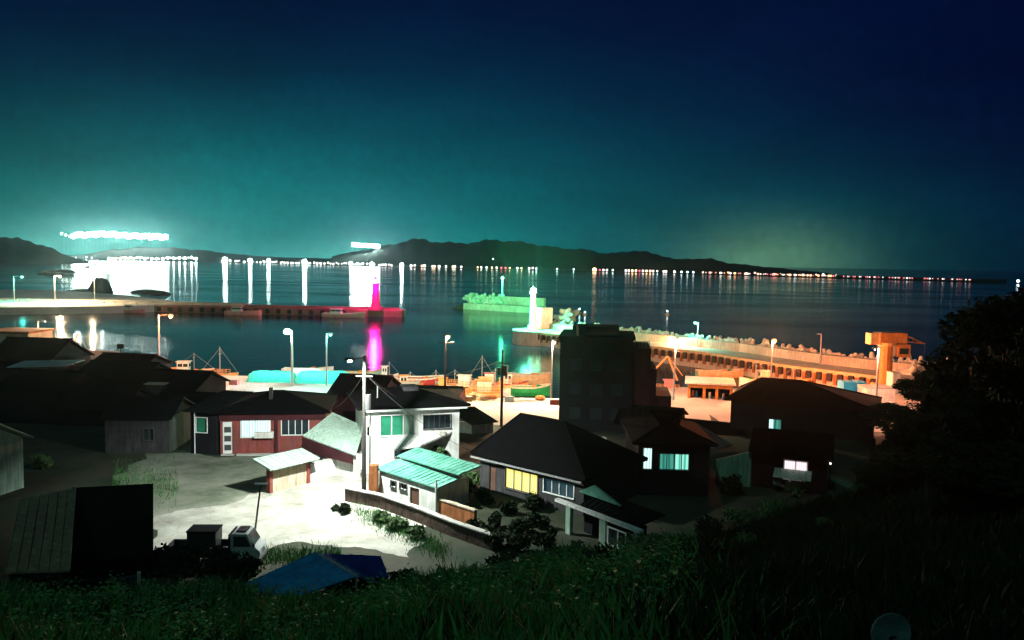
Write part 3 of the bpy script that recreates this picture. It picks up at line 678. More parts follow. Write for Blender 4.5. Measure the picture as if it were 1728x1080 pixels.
# dark low roofs right of the tower, black
A, Bp = AD(1040, 740, 84), AD(1140, 745, 82)
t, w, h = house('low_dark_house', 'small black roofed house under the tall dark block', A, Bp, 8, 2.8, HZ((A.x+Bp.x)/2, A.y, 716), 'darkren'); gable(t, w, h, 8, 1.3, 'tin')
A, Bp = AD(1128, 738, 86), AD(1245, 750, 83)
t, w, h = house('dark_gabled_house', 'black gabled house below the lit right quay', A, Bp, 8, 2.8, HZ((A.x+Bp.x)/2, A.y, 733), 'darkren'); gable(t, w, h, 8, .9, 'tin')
A, Bp = AD(1178, 775, 74), AD(1226, 768, 76)
t, w, h = house('grey_roofed_hut', 'small hut with a dim grey tin roof left of the mint-lit wall', A, Bp, 4, 3.4, HZ(A.x, A.y, 762), 'darkren', cat='hut')
MB().sheet([(-.3, -.4, h-.1), (w+.3, -.4, h+.3), (w+.3, 4.3, h+1.5), (-.3, 4.3, h+1.0)]).build('roof', 'greyren', t)
# small building right of the white house
A, Bp = AD(796, 745, 80), AD(832, 742, 82)
t, w, h = house('small_pale_hut', 'small pale walled hut with a grey roof right of the white house', A, Bp, 4, 3.2, HZ(A.x, A.y, 716), 'white', cat='hut')
MB().sheet([(-.3, -.3, h+.02), (w+.4, -.3, h-.1), (w+.2, 3.4, h+1.0), (-.3, 3.4, h+1.1)]).build('roof', 'tin', t)
A, Bp = AD(640, 690, 86), AD(800, 700, 84)
# roofs behind the white house
for (x0, x1, D, py, dep, nm, lb, m, rise) in [
    (556, 640, 92, 668, 8, 'red_roofed_house', 'dark red roofed house behind the gap beside the white house', 'tiler', 1.9),
    (628, 768, 98, 668, 8, 'long_shed', 'long dark shed with pale roof edge between the white house and the boats', 'tin', .7)]:
    A, Bp = AD(x0, 700, D), AD(x1, 700, D-1)
    t, w, h = house(nm, lb, A, Bp, dep, 2.0, HZ(A.x, A.y, py), 'redwall'); gable(t, w, h, dep, rise, m)
    if nm == 'long_shed':
        MB().box(w*.1, w+.3, -.55, -.42, h-.08, h+.1).build('gutter', 'concrete', t)
# left cluster of dark houses: x0, x1, D, eave py, rise, ...
HL = [
 (-20, 84, 97, 610, 2.4, 8, 'tiler', 'redwall', 'house with a dark red tiled roof below the quay boats at far left'),
 (150, 236, 99, 622, 1.4, 7, 'tiler', 'redwall', 'dark roofed house in front of the boat rigging at left'),
 (128, 240, 93, 640, 1.6, 7, 'tile', 'darkren', 'black roofed house in the unlit cluster behind the yard'),
 (232, 330, 90, 656, 1.6, 7, 'tile', 'darkren', 'black roofed house with a pale side panel near the orange quay lamp'),
 (-10, 100, 84, 660, 1.6, 8, 'tile', 'darkren', 'unlit house at the far left edge above the yard'),
 (96, 200, 82, 690, 1.8, 7, 'tin', 'darkren', 'low unlit house in the middle of the dark left cluster'),
 (245, 330, 82, 700, 1.8, 7, 'tile', 'darkren', 'unlit house standing just left of the brick house annex'),
]
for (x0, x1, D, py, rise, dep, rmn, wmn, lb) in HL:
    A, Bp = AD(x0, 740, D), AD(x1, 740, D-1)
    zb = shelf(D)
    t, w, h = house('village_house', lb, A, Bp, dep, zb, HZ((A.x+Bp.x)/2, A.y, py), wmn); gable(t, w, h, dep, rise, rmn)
# tan lit facade, far left
A, Bp = AD(38, 640, 93.5), AD(112, 640, 93)
t, w, h = house('tan_shed', 'tan walled shed catching the lamp light under the dark red roof', A, Bp, 2.5, 1.8, HZ(A.x, A.y, 618), 'cream', [], None, 'shed')
MB().sheet([(-1.5, -.6, h-.1), (w+.6, -.6, h+.3), (w+.6, 2.6, h+.6), (-1.5, 2.6, h+.3)]).build('roof', 'hullw', t)
MB().box(w*.72, w*.9, -.05, -.005, .2, 2.1).build('door', 'wood', t)
A, Bp = AD(246, 680, 88.5), AD(276, 680, 88.5)
t, w, h = house('pale_shed', 'small pale panel shed among the dark left roofs', A, Bp, 1.0, 2.4, HZ(A.x, A.y, 649), 'greyren', [], None, 'shed'); flat(t, w, h, 1.0, 'cream', .15, .12)
# net store with pale tarp at left: white roofed shelter near the boat
A, Bp = AD(118, 625, 108), AD(170, 625, 108)
t, w, h = house('quay_shelter', 'quay shelter with a pale mint roof beside the mast boat', A, Bp, 4, 1.6, HZ(A.x, A.y, 612), 'hullr', [], None, 'shelter')
MB().sheet([(0, -.4, h+.1), (w+1.2, -.4, h-.1), (w+.6, 4.4, h+1.1), (-.6, 4.4, h+1.3)]).build('roof', 'hullw', t)
# far left tan quay building
A, Bp = AD(-30, 590, 112), AD(48, 590, 112)
t, w, h = house('tan_quay_building', 'flat roofed tan building at the left quay edge', A, Bp, 6, 1.6, HZ(A.x, A.y, 562), 'cream', [], None, 'building'); flat(t, w, h, 6, 'rust', .2, .3)
# dim building between yard and cluster
A, Bp = G(178, 765), G(286, 765)
w = (Bp-A).length
t, w, h = house('dim_house', 'dim grey-green walled house above the grassy yard', A, Bp, 6, 3.5, HZ(A.x, A.y, 706), 'greyren', [(w*.6, w*.75, 1.2, 2.2)]); window(t, w*.6, w*.75, 1.2, 2.2, 'glass', 2, 'darkframe')
gable(t, w, h, 6, 1.3, 'tin')
# teal building at the left edge
A, Bp = G(-190, 850), G(-78, 862)
t, w, h = house('teal_house', 'pale teal walled house cut by the left edge of the view', A, Bp, 5.8, 3.5, HZ(Bp.x, Bp.y, 770), 'palegreen')
MB().sheet([(-.3, -.5, h+.0), (w+.5, -.5, h+.0), (w+.5, 2.8, h+1.9), (-.3, 2.8, h+1.9)]).build('roof', 'paletin', t)
MB().sheet([(-.3, 2.8, h+1.9), (w+.5, 2.8, h+1.9), (w+.5, 6.3, h), (-.3, 6.3, h)]).build('roof', 'paletin', t)
MB().add([(w-.2, 0, h), (w-.2, 5.8, h), (w-.2, 2.8, h+1.7), (w, 0, h), (w, 5.8, h), (w, 2.8, h+1.7)], [(0,2,1), (3,4,5), (0,3,5,2), (1,2,5,4)]).build('gable_wall', 'palegreen', t)

# foreground black shed with a section coloured tan for the lamp light on it
zR = 7.6
a, b_, c_, d_ = G(8, 960, 5.2), G(258, 935, 5.2), G(258, 816, zR), G(122, 823, zR)
t = thing('black_roofed_shed', 'big near shed with a black tin roof and one section painted tan for lamp light', 'shed', (0, 0, 0))
e_ = G(36, 842, zR)
mid = G(100, 880, 6.3)
MB().sheet([tuple(G(120, 945, 5.2)), tuple(b_), tuple(c_), tuple(d_)], .1).build('roof', 'tin', t)
MB().sheet([tuple(G(8, 965, 6.5)), tuple(G(118, 962, 6.45)), tuple(G(128.5, 823, zR)), tuple(G(34, 842, zR))], .1).build('roof', 'littin', t)['label'] = 'roof section with lamp light painted in as tan'
lo = [G(14, 940, 5.0), G(250, 925, 5.0), G(252, 824, 7.4), G(38, 848, 7.3)]
MB().hexa([(p.x, p.y, 3.2) for p in lo], [(p.x, p.y, p.z-.08) for p in lo]).build('wall', 'darkren', t)
# garden wall in front with a pale post
a, e = G(-40, 1008, 4.4), G(232, 972, 4.4); dv = e-a; w = dv.length
t = thing('garden_wall', 'low dark garden wall with a pale end post below the black shed', 'wall', (a.x, a.y, 3.4), math.atan2(dv.y, dv.x))
MB().box(0, w, 0, .2, -.8, 1.0).build('wall_panel', 'greyren', t); MB().box(w-.02, w+.16, -.04, .24, -.8, 1.15).build('post', 'concrete', t)

# blue tarpaulin shed and dark blue tin roof
r0_, r1_ = G(530, 931, 5.9), G(545, 931, 5.9)
t = thing('blue_tarp_shed', 'shed under a bright blue tarpaulin ridge roof at the edge of the grass', 'shed', (0, 0, 0))
L0, L1 = G(415, 985, 5.35), G(470, 1010, 4.2)
ra, rb = G(532, 932, 5.9), G(602, 972, 5.75)
MB().sheet([tuple(L0), tuple(G(455, 1022, 5.1)), tuple(rb), tuple(ra)], .05).build('tarpaulin', 'bluetarp', t)
MB().sheet([tuple(ra), tuple(rb), tuple(G(640, 985, 4.6)), tuple(G(600, 950, 4.6))], .05).build('tarpaulin', 'bluetarp', t)
b = MB()
for p in (L0, rb, G(640, 985, 4.6), ra): b.tube((p.x, p.y, 3.2), (p.x, p.y, p.z-.06), .05)
b.build('frame', 'steel', t)
MB().tube(ra, rb, .06).build('ridge_pole', 'steel', t)
t = thing('navy_roofed_hut', 'low hut with a navy blue roof right of the blue tarpaulin shed', 'hut', (0, 0, 0))
q = [G(560, 975, 4.9), G(655, 972, 4.9), G(642, 938, 5.5), G(548, 934, 5.5)]
MB().sheet([tuple(p) for p in q], .08).build('roof', 'navytarp', t)
MB().hexa([(p.x, p.y, 3.2) for p in q], [(p.x, p.y, p.z-.1) for p in q]).build('wall', 'darkren', t)

# quay warehouse
A, Bp = G(1160, 672, 1.6), G(1236, 676, 1.6)
w = (Bp-A).length; zt = HZ(A.x, A.y, 647)
hs = [(w*.06, w*.34, 0, 1.6), (w*.40, w*.62, 0, 1.6), (w*.68, w*.94, 0, 1.6)]
t, w, h = house('quay_warehouse', 'low quay warehouse with an orange-lit side and dark open bays', A, Bp, 6, 1.6, zt, 'craneo', hs, None, 'warehouse')
flat(t, w, h, 6, 'hullw', .4, .22)
for i, u in enumerate((.12, .2, .5, .8)):
    MB().tube((w*u, .8, 0), (w*u, .8, 1.1-.1*i), .16).build('barrel', ('pink', 'bluebox', 'hullw', 'steel')[i], t)
MB().box(.3, w-.3, 3.0, 3.1, 0, h-.1).build('inner_wall', 'darkren', t)

# ------------------------------------------------------------------ breakwaters
def polyoff(pl, d):
    out = []
    for i, p in enumerate(pl):
        a = pl[max(i-1, 0)]; c = pl[min(i+1, len(pl)-1)]; t_ = (c-a).normalized(); out.append(p + Vector((-t_.y, t_.x))*d)
    return out
inner = [Vector(p) for p in [(3.5, 203), (9, 197), (22, 181), (40, 159.5), (50, 141), (60, 129.5), (70, 120)]]
# densify
dn = []
for a, c in zip(inner, inner[1:]):
    k = max(1, int((c-a).length/3))
    for i in range(k): dn.append(a+(c-a)*i/k)
dn.append(inner[-1]); inner = dn
deckz = 3.2
mid_ = polyoff(inner, 8.5); par2 = polyoff(inner, 10.0); outr = polyoff(inner, 12.0)
t = thing('breakwater', 'long concrete breakwater lit amber with a row of dark fenders on its inner face', 'breakwater', (inner[0].x, inner[0].y, 0))
O = Vector((inner[0].x, inner[0].y))
def strip(ls, z_pairs=None):
    b = MB(); n = len(ls[0][0])
    for i in range(n):
        for pl, z in ls: b.v.append((pl[i].x-O.x, pl[i].y-O.y, z))
    k = len(ls)
    for i in range(n-1):
        for j in range(k): b.f.append((i*k+j, (i+1)*k+j, (i+1)*k+(j+1) % k, i*k+(j+1) % k))
    b.f += [tuple(range(k-1, -1, -1)), tuple((n-1)*k+j for j in range(k))]
    return b
strip([(inner, -3), (inner, deckz), (mid_, deckz), (mid_, -3)]).build('deck', 'bw', t)
o01 = polyoff(inner, 8.503)
strip([(o01, -3), (o01, 4.9), (par2, 4.9), (par2, -3)]).build('parapet', 'bw', t)
cap = polyoff(inner, -.12); cap2 = polyoff(inner, .4)
strip([(cap, deckz-.5), (cap, deckz+.16), (cap2, deckz+.16), (cap2, deckz+.003), (inner, deckz+.003), (inner, deckz-.5)][:4]).build('kerb', 'deckw', t)
# fenders and rust-stained buttresses along the inner face
tot = 0; nxt = 1.2; fl = 0
for a, c in zip(inner, inner[1:]):
    seg = (c-a).length; dr = (c-a).normalized(); nn = Vector((-dr.y, dr.x))
    while nxt < tot+seg:
        p = a+dr*(nxt-tot)-nn*.35; rz = math.atan2(dr.y, dr.x)
        if fl < 56:
            f = MB().box(-.42, .42, -.25, .25, -.65, .65).build('fender', 'rubber', t, (p.x-O.x, p.y-O.y, deckz-.95)); f.rotation_euler = (0, 0, rz)
            p2 = a+dr*(nxt-tot+.95)-nn*.12
            f = MB().box(-.3, .3, -.2, .2, -1.7, 0).build('buttress', 'rust', t, (p2.x-O.x, p2.y-O.y, deckz-.55)); f.rotation_euler = (0, 0, rz)
        fl += 1; nxt += 1.9
    tot += seg
# tetrapods on the seaward side
def tetra_mesh():
    b = MB(); r = 1.0
    dirs = [Vector((0, 0, 1))] + [Vector((math.cos(a)*.943, math.sin(a)*.943, -.333)) for a in (0, 2.094, 4.189)]
    for d in dirs: b.tube((0,0,0), d*1.25, .55, .32, 8)
    return b
tp = tetra_mesh().build('tetrapod', 'tetra'); first = True
def put_tetra(x, y, z, sc, label, group):
    global first
    o = tp if first else tp.copy()
    if not first: C.objects.link(o)
    first = False
    o.location = (x, y, z); o.scale = (sc,)*3; o.rotation_euler = (random.uniform(0, 6), random.uniform(0, 6), random.uniform(0, 6)); tag(o, label, 'tetrapod', group); return o
outr2 = polyoff(inner, 11.2)
k = 0
for a, c in zip(outr2, outr2[1:]):
    seg = (c-a).length; dr = (c-a).normalized(); nn = Vector((-dr.y, dr.x)); q = 0
    while q < seg:
        for row in range(3):
            p = a+dr*(q+random.uniform(-.5, .5))+nn*(row*1.4+random.uniform(-.4, .4))
            put_tetra(p.x, p.y, 4.5-row*1.0+random.uniform(-.4, .5), random.uniform(.8, 1.05), 'concrete tetrapod in the ragged bank behind the amber-lit breakwater parapet', 'tetrapods along the breakwater'); k += 1
        q += 1.45
# heap at the breakwater root, right of the crane
for i in range(22):
    p = G(1512+random.uniform(0, 46), 640, 2.0)
    put_tetra(p.x+random.uniform(-1, 1), p.y+random.uniform(-3, 6), 2.2+random.uniform(0, 1.8), random.uniform(1.0, 1.35), 'concrete tetrapod in the heap right of the orange crane', 'tetrapods heaped beside the crane')
# head of the breakwater: beacon tower, pale wall, platform
t = thing('end_platform', 'pale mint-lit round end platform of the breakwater', 'platform', (5, 204, 0))
MB().tube((1.5, 1, -3), (1.5, 1, 3.0), 6.4, 6.2, 28).build('platform', 'bw', t)
MB().tube((1.5, 1, 3.003), (1.5, 1, 3.5), 6.4, 6.4, 28).build('rim', 'palegreen', t)
MB().box(1.2, 5.6, 5.0, 6.6, 3.503, 9.0).build('wave_wall', 'white', t)
for i in range(10):
    put_tetra(12.2+random.uniform(0, 4.5), 211+random.uniform(-2, 3), 4+i*.42, 1.5, 'mint-lit concrete tetrapod piled by the breakwater head', 'tetrapods piled at the breakwater head')
bz = HZ(6.2, 206, 487)
t = thing('beacon_tower', 'slender white beacon tower with a brilliant green-white lamp on the breakwater head', 'beacon', (5.4, 205, 3.5))
hB = bz-3.5
MB().tube((0,0,0), (0,0,1.2), 1.5, 1.3, 16).build('base', 'white', t, smooth=False)
MB().tube((0,0,1.2), (0,0,hB-1.2), 1.0, .6, 14).build('tower', 'white', t)
MB().tube((0,0,hB-1.2), (0,0,hB-1.0), 1.1, 1.1, 14).build('gallery', 'steel', t)
ln = MB().tube((0,0,hB-1.0), (0,0,hB), .6, .6, 12).build('lantern', eL('beacon_green', (.25, 1, .68), 160), t)
MB().tube((0,0,hB), (0,0,hB+.6), .55, .05, 12).build('lantern_roof', 'white', ln)
light('POINT', 'beacon_light', (-1.6, -1.5, hB-.4), 120000, (.12, 1, .55), t, .5)
light('SPOT', 'added_green_spot', (-1.2, .6, hB-.8), 1700000, GR, t, .4, 34, .5, (-24, 125, -2))  # added spot without a real fixture, washes the outer arm green
# green outer breakwater arm with its beacon
a, e = AD(782, 505, 345), AD(905, 512, 325)
t = thing('outer_breakwater', 'low outer breakwater arm washed in green light', 'breakwater', (a.x, a.y, 0), math.atan2(e.y-a.y, e.x-a.x)); w = math.hypot(e.x-a.x, e.y-a.y)
MB().box(0, w, 0, 8, -2, 2.6).build('deck', 'bw', t)
MB().box(w*.3, w, 6, 7.5, 2.603, 6.0).build('parapet', 'bw', t)
MB().hexa([(-14,1,-2),(0,1,-2),(0,7,-2),(-14,7,-2)], [(-4,2,1.5),(0,1,2.2),(0,7,2.2),(-4,6,1.5)]).build('toe', 'rock', t)
for i in range(26):
    f = random.uniform(.02, .5); p = Vector((a.x, a.y)) + Vector((e.x-a.x, e.y-a.y))*f
    put_tetra(p.x+random.uniform(-.5, .5), p.y+7+random.uniform(-5, 1), 3.6+random.uniform(0, 2.0), 1.7, 'large tetrapod on the green-lit outer breakwater', 'tetrapods on the outer breakwater')
p = AD(848, 469, 470)
t = thing('green_beacon', 'small post beacon with a teal-green lamp standing in the water beyond the outer breakwater', 'beacon', (p.x, p.y-1.5, 0)); hB = p.z
MB().tube((0,0,-1), (0,0,1.5), 1.6, 1.4, 12).build('base', 'white', t); MB().tube((0,0,1.5), (0,0,hB-.6), .4, .3, 8).build('post', 'white', t)
MB().ball((0,0,hB), .7, 10, 6).build('lamp', eL('teal_lamp_far', (.1, 1, .75), 40), t, smooth=True)
light('POINT', 'beacon_light', (0, -4, hB+.2), 60000, GR, t, .8)

# left breakwater
yl = 292
pts_ = [AD(-60, 500, 300), AD(690, 530, 290)]
a, e = pts_; w = math.hypot(e.x-a.x, e.y-a.y)
t = thing('left_breakwater', 'long low breakwater crossing the bay at left under pink and white light', 'breakwater', (a.x, a.y, 0), math.atan2(e.y-a.y, e.x-a.x))
redb = mat('stained_red_concrete', (.24, .09, .07), .9, .35, .15, .3, 2)
MB().box(0, w*.985, 0, 7, -2, 2.4).build('inner_wall', redb, t)
MB().box(0, w*.62, 7.003, 12, -2, 3.3).build('parapet', 'bw', t)
MB().box(w*.62+.003, w*.97, 7.003, 9.5, -2, 2.9).build('low_parapet', redb, t)
MB().box(0, w*.3, 1, 6.9, 2.403, 2.75).build('deck_slab', 'quay', t)
b = MB()
for i in range(14): b.tube((w*.12+i*4.2, .6, 2.4), (w*.12+i*4.2, .6, 3.8), .16)
b.tube((w*.12, .6, 3.6), (w*.12+54, .6, 3.6), .09); b.build('railing', 'steel', t)
for i in range(24):
    f = MB().box(-.7, .7, -.5, -.01, .3, 2.0).build('fender', 'rubber', t, (w*.3+i*4.1, 0, 0))
wp = [G(-90, 520, 2.5), G(180, 517, 2.5), G(330, 513, 2.5), G(250, 502, 2.5), G(180, 495, 2.5), G(70, 489, 2.5), G(-90, 487, 2.5)]
b = MB(); n = len(wp); b.v = [tuple(p) for p in wp]+[(p.x, p.y, -2) for p in wp]; b.f = [tuple(range(n))]+[(i, i+n, (i+1) % n+n, (i+1) % n) for i in range(n)]
wo = b.build('wharf', 'quay'); structure(wo)
# magenta lighthouse at its end
p = AD(634, 500, 291); zl = HZ(p.x, p.y, 470)
t = thing('red_lighthouse', 'red lighthouse glowing magenta at the end of the left breakwater', 'lighthouse', (p.x, p.y, 2.4)); hB = zl-2.4
MB().tube((0,0,0), (0,0,1.2), 2.8, 2.6, 16).build('base', 'lightred', t); MB().tube((0,0,1.2), (0,0,hB-2), 1.7, 1.1, 16).build('tower', 'lightred', t, smooth=False)
MB().tube((0,0,hB-2), (0,0,hB-1.7), 1.9, 1.9, 16).build('gallery', 'lightred', t)
ln = MB().tube((0,0,hB-1.7), (0,0,hB-.2), .75, .75, 12).build('lantern', eL('magenta_lamp', MG, 60), t); MB().tube((0,0,hB-.2), (0,0,hB+.8), 1.0, .1, 12).build('lantern_roof', 'lightred', ln)
light('POINT', 'lantern_light', (0, -3.4, hB-.6), 42000, (1, .02, .42), t, 1.2)
light('POINT', 'lantern_light', (0, 4, hB-.6), 5000, (1, .02, .4), t, 1.2)
# rocks
def rock(name, px, py, D, wx, h, label):
    p = AD(px, py, D); b = MB(); b.ball((0, 0, 0), 1, 18, 10, 1, .12)
    b.v = [(x*wx/2, y*wx/2*.8, z*h) for x, y, z in b.v]
    return tag(b.build(name, 'rock', None, (p.x, p.y, -.3), True), label, 'rock')
rock('sea_rock', 169, 492, 440, 12.5, 8.2, 'rounded dark rock dome against the white reflections')
rock('sea_rock', 246, 492, 450, 18, 2.0, 'low flat dark rock in the bright water at left')
rock('sea_rock', 262, 497, 430, 16, 2.4, 'small dark reef just in front of the low flat rock')
rock('sea_rock', 150, 492, 445, 26, 2.0, 'long low dark ledge left of the rock dome')
rock('sea_rock', 100, 460, 800, 40, 5, 'distant dark ledge left of the white domed building')
# white domed building
p = AD(150, 488, 500); q = AD(172, 488, 500)
t = thing('domed_building', 'floodlit white domed building on a rock ledge beside the bright reflections', 'building', (p.x, p.y, 1))
MB().box(-9, 7.5, 0, 12, -2, 7.5).build('wall', 'white', t)
MB().ball((0, 6, 7.4), 6.8, 24, 14, .95).build('dome', 'white', t, smooth=True)
MB().box(-2.0, .4, -.9, 1.2, 10.6, 11.9).build('dome_opening', 'dark', t)
light('POINT', 'floodlight', (12, -8, 9), 50000, WG, t, .8)  # unseen extra light, added to whiten the shaded side of the dome
light('POINT', 'floodlight', (0, -14, 9), 70000, WG, t, .8)

# ------------------------------------------------------------------ lamps in the harbour and village
eL('bulb_white', WG, 90); eL('bulb_warm', (1, .62, .3), 3.2); eL('bulb_orange', (1, .36, .1), 2.6); eL('bulb_teal', (.15, 1, .85), 2.4)
def street_lamp(name, label, x, y, zb, zh, col, bulb, power, arm=-1.2, pm='steel', armdir=(1, 0), cross=False, group=None, r=.14, br=.2):
    t = thing(name, label, 'lamp', (x, y, zb), 0, group); h = zh-zb
    MB().tube((0,0,0), (0,0,h+.25), r, r*.65, 8).build('pole', pm, t)
    ax, ay = arm*armdir[0], arm*armdir[1]
    MB().tube((0,0,h+.1), (ax, ay, h+.25), .05, .045, 6).build('arm', pm, t)
    hd = MB(); l = .42
    hd.hexa([(ax-l, ay-.16, h+.16), (ax+l, ay-.16, h+.16), (ax+l, ay+.16, h+.16), (ax-l, ay+.16, h+.16)], [(ax-l*.7, ay-.1, h+.34), (ax+l*.7, ay-.1, h+.34), (ax+l*.7, ay+.1, h+.34), (ax-l*.7, ay+.1, h+.34)])
    hd = hd.build('lamp_head', pm, t)
    if bulb:
        MB().ball((ax, ay, h+.02), br, 10, 6, .7).build('bulb', bulb, hd, smooth=True)
        light('POINT', 'lamp_light', (ax, ay, h-.32), power, col, t, .12)
    if cross:
        MB().box(-1.1, 1.1, -.06, .06, h-.9, h-.76).build('crossarm', pm, t)
    return t
def lamp_at(px, pyb, pyh, D, *a, label='', name='street_lamp', zb=None, **k):
    p = AD(px, pyb, D); zb = zb if zb is not None else 1.6
    return street_lamp(name, label, p.x, p.y, zb, HZ(p.x, p.y, pyh), *a, **k)
# the big unlit-from-above street lamp that lights the road
p = G(614, 842)
zh = HZ(p.x, p.y, 606)
t = street_lamp('utility_pole', 'tall concrete utility pole whose hooded lamp lights the pale road', p.x, p.y, 3.5, zh, WG, None, 0, -.65, 'pole', armdir=(1, 3.0), r=.17)
hd = [c for c in t.children if c.name.startswith('lamp_head')][0]
MB().ball((-.65, -1.95, zh-3.5+.08), .16, 10, 5, .4).build('bulb', 'bulb_white', hd, smooth=True)
light('SPOT', 'lamp_light', (-.65, -2.1, zh-3.5-.1), 23000, (.93, 1, .93), t, .12, 150, .3, (-.4, .5, 0))
tf = MB().tube((.28, 0, 6.6), (.28, 0, 7.7), .22, .22, 10).build('transformer', 'greyren', t)
for zz in (9.0,): MB().box(-.6, .6, -.05, .05, zz, zz+.09).build('crossarm', 'pole', t)
p2 = G(624, 838); 
t = thing('service_pole', 'thin pale service pole standing just right of the tall utility pole', 'pole', tuple(p2))
MB().tube((0,0,0), (0,0,HZ(p2.x, p2.y, 702)-3.5), .07, .06, 8).build('pole', 'steel', t); MB().box(-.2, .2, -.12, .12, 4.6, 5.2).build('meter_box', 'hullw', t)

lamp_at(493, 650, 560, 120, WG, 'bulb_white', 42000, arm=-.7, pm='white', label='brilliant white lamp post before the turquoise tarpaulins', r=.2, br=.55, name='street_lamp')
lamp_at(551, 632, 565, 121, TE, 'bulb_teal', 3000, arm=.6, label='leaning dim teal lamp post right of the brilliant white one', br=.22)
lamp_at(751, 650, 568, 112, (1, .62, .36), 'bulb_warm', 24000, arm=.3, cross=True, pm='pole', label='amber-white lamp on a crossarm pole beside the long red boat', br=.33, r=.17)
lamp_at(930, 665, 577, 110.5, (1, .62, .40), 'bulb_orange', 26000, arm=.3, pm='steel', label='slim orange lamp post left of the tall dark block', br=.2)
lamp_at(269, 632, 533, 124, OR, 'bulb_orange', 16000, arm=1.9, label='orange lamp on a slim post near the cream wheelhouse boat', br=.38)
lamp_at(98, 600, 535, 124, WM, 'bulb_warm', 24000, arm=.6, label='glaring white lamp post rising behind the mast boat at left', br=.4, r=.22)
lamp_at(65, 600, 545, 122, WM, None, 0, arm=.8, label='thin unlit lamp post at the far left quay')
lamp_at(24, 505, 467, 296, TE, 'bulb_teal', 40000, arm=3, label='pale blue-green lamp at the left end of the left breakwater', zb=2.4, br=.5)
lamp_at(93, 510, 466, 294, WM, 'bulb_warm', 70000, arm=2, label='tall warm lamp post on the bright stretch of the left breakwater', zb=2.4, br=.35)
lamp_at(160, 512, 470, 302, WM, 'bulb_warm', 20000, arm=-1, label='low lamp post beside the railing of the left breakwater', zb=3.3, br=.2, r=.1)
# lamps of the right breakwater
def bw_lamp(px, py_h, D, off, col, bulb, power, label, arm=.6, **k):
    # stands against the parapet
    best = min(range(len(inner)), key=lambda i: abs((864+FPX*(Vector((mid_[i].x, mid_[i].y, 3))-CAM).dot(Rt)/(Vector((mid_[i].x, mid_[i].y, 3))-CAM).dot(Fw))-px))
    q = mid_[best] if off > .5 else inner[best]+(mid_[best]-inner[best])*.12
    if off > .5: q = inner[best]+(mid_[best]-inner[best])*.93
    return street_lamp('street_lamp', label, q.x, q.y, 3.2, HZ(q.x, q.y, py_h), col, bulb, power, arm, **k)
bw_lamp(1172, 545, 0, 1, TE, 'bulb_teal', 5000, 'teal lamp post on the breakwater parapet', arm=-.6, br=.38)
bw_lamp(1393, 566, 0, 1, OR, None, 0, 'unlit pale lamp post among the right tetrapods', arm=-.4)
bw_lamp(1140, 575, 0, 1, OR, 'bulb_orange', 38000, 'low orange lamp at the hidden stretch of breakwater deck', arm=.3, br=.3)
bw_lamp(1015, 556, 0, 1, OR, 'bulb_orange', 28000, 'small orange lamp behind the roof of the tall dark block', arm=.3, br=.2)
p = AD(1300, 650, 124.5)
street_lamp('street_lamp', 'glowing orange lamp post on the right quay before the breakwater', p.x, p.y, 1.6, HZ(p.x, p.y, 575), (1, .26, .09), 'bulb_orange', 80000, .3, br=.42)
p = AD(1478, 690, 104)
street_lamp('street_lamp', 'thin pale lamp post in front of the orange crane', p.x, p.y, shelf(104)+.3, HZ(p.x, p.y, 590), (1, .38, .24), 'bulb_warm', 11000, -.5, br=.08)
p = AD(1400, 640, 134)
p = AD(1137, 660, 113)
street_lamp('street_lamp', 'slim lamp post beside the pink workboat', p.x, p.y, 1.6, HZ(p.x, p.y, 588), (1, .30, .14), 'bulb_orange', 8000, .3, br=.12)
# dark pole with foliage-like transformer in front of white quay
p = AD(846, 720, 92)
t = thing('dark_pole', 'black utility pole with a bulky transformer before the white quay', 'pole', (p.x, p.y, 1.7)); hB = HZ(p.x, p.y, 590)-1.7
MB().tube((0,0,0), (0,0,hB), .17, .12, 8).build('pole', 'dark', t)
zt_ = HZ(p.x, p.y, 625)-1.7
MB().tube((.3, 0, zt_-.6), (.3, 0, zt_+.6), .35, .35, 10).build('transformer', 'dark', t); MB().tube((-.35, 0, zt_-.5), (-.35, 0, zt_+.3), .25, .25, 10).build('transformer', 'dark', t)
MB().box(-.9, .9, -.06, .06, zt_+.8, zt_+.92).build('crossarm', 'dark', t)
p = AD(204, 610, 108)
t = thing('dark_pole', 'short dark pole with a box top beside the left boats', 'pole', (p.x, p.y, 1.6)); hB = HZ(p.x, p.y, 580)-1.6
MB().tube((0,0,0), (0,0,hB), .12, .1, 8).build('pole', 'dark', t); MB().box(-.4, .5, -.2, .2, hB-.7, hB).build('box', 'dark', t)

def wire(label, p0, p1, sag):
    b = MB(); p0, p1 = Vector(p0), Vector(p1); prev = p0
    for i in range(1, 17):
        f = i/16; q = p0.lerp(p1, f); q.z -= 4*sag*f*(1-f); b.tube(prev, q, .018, .018, 4); prev = q
    tag(b.build('overhead_wire', 'dark'), label, 'wire')
P0 = G(614, 842); P0.z = zh-1.0
pw = AD(846, 600, 92); pw.z -= .5
wire('thin dark wire from the tall utility pole to the black utility pole', P0, pw, 1.0)
wb = AD(560, 690, 72); wire('thin dark wire from the tall utility pole to the brick house eave', P0, wb, .5)
ww = AD(700, 688, 68.5); wire('thin dark wire from the tall utility pole to the white house eave', P0, ww, .2)
wt_ = AD(820, 770, 62); wire('thin dark wire from the tall utility pole down to the tiled roof house', P0, wt_, .8)
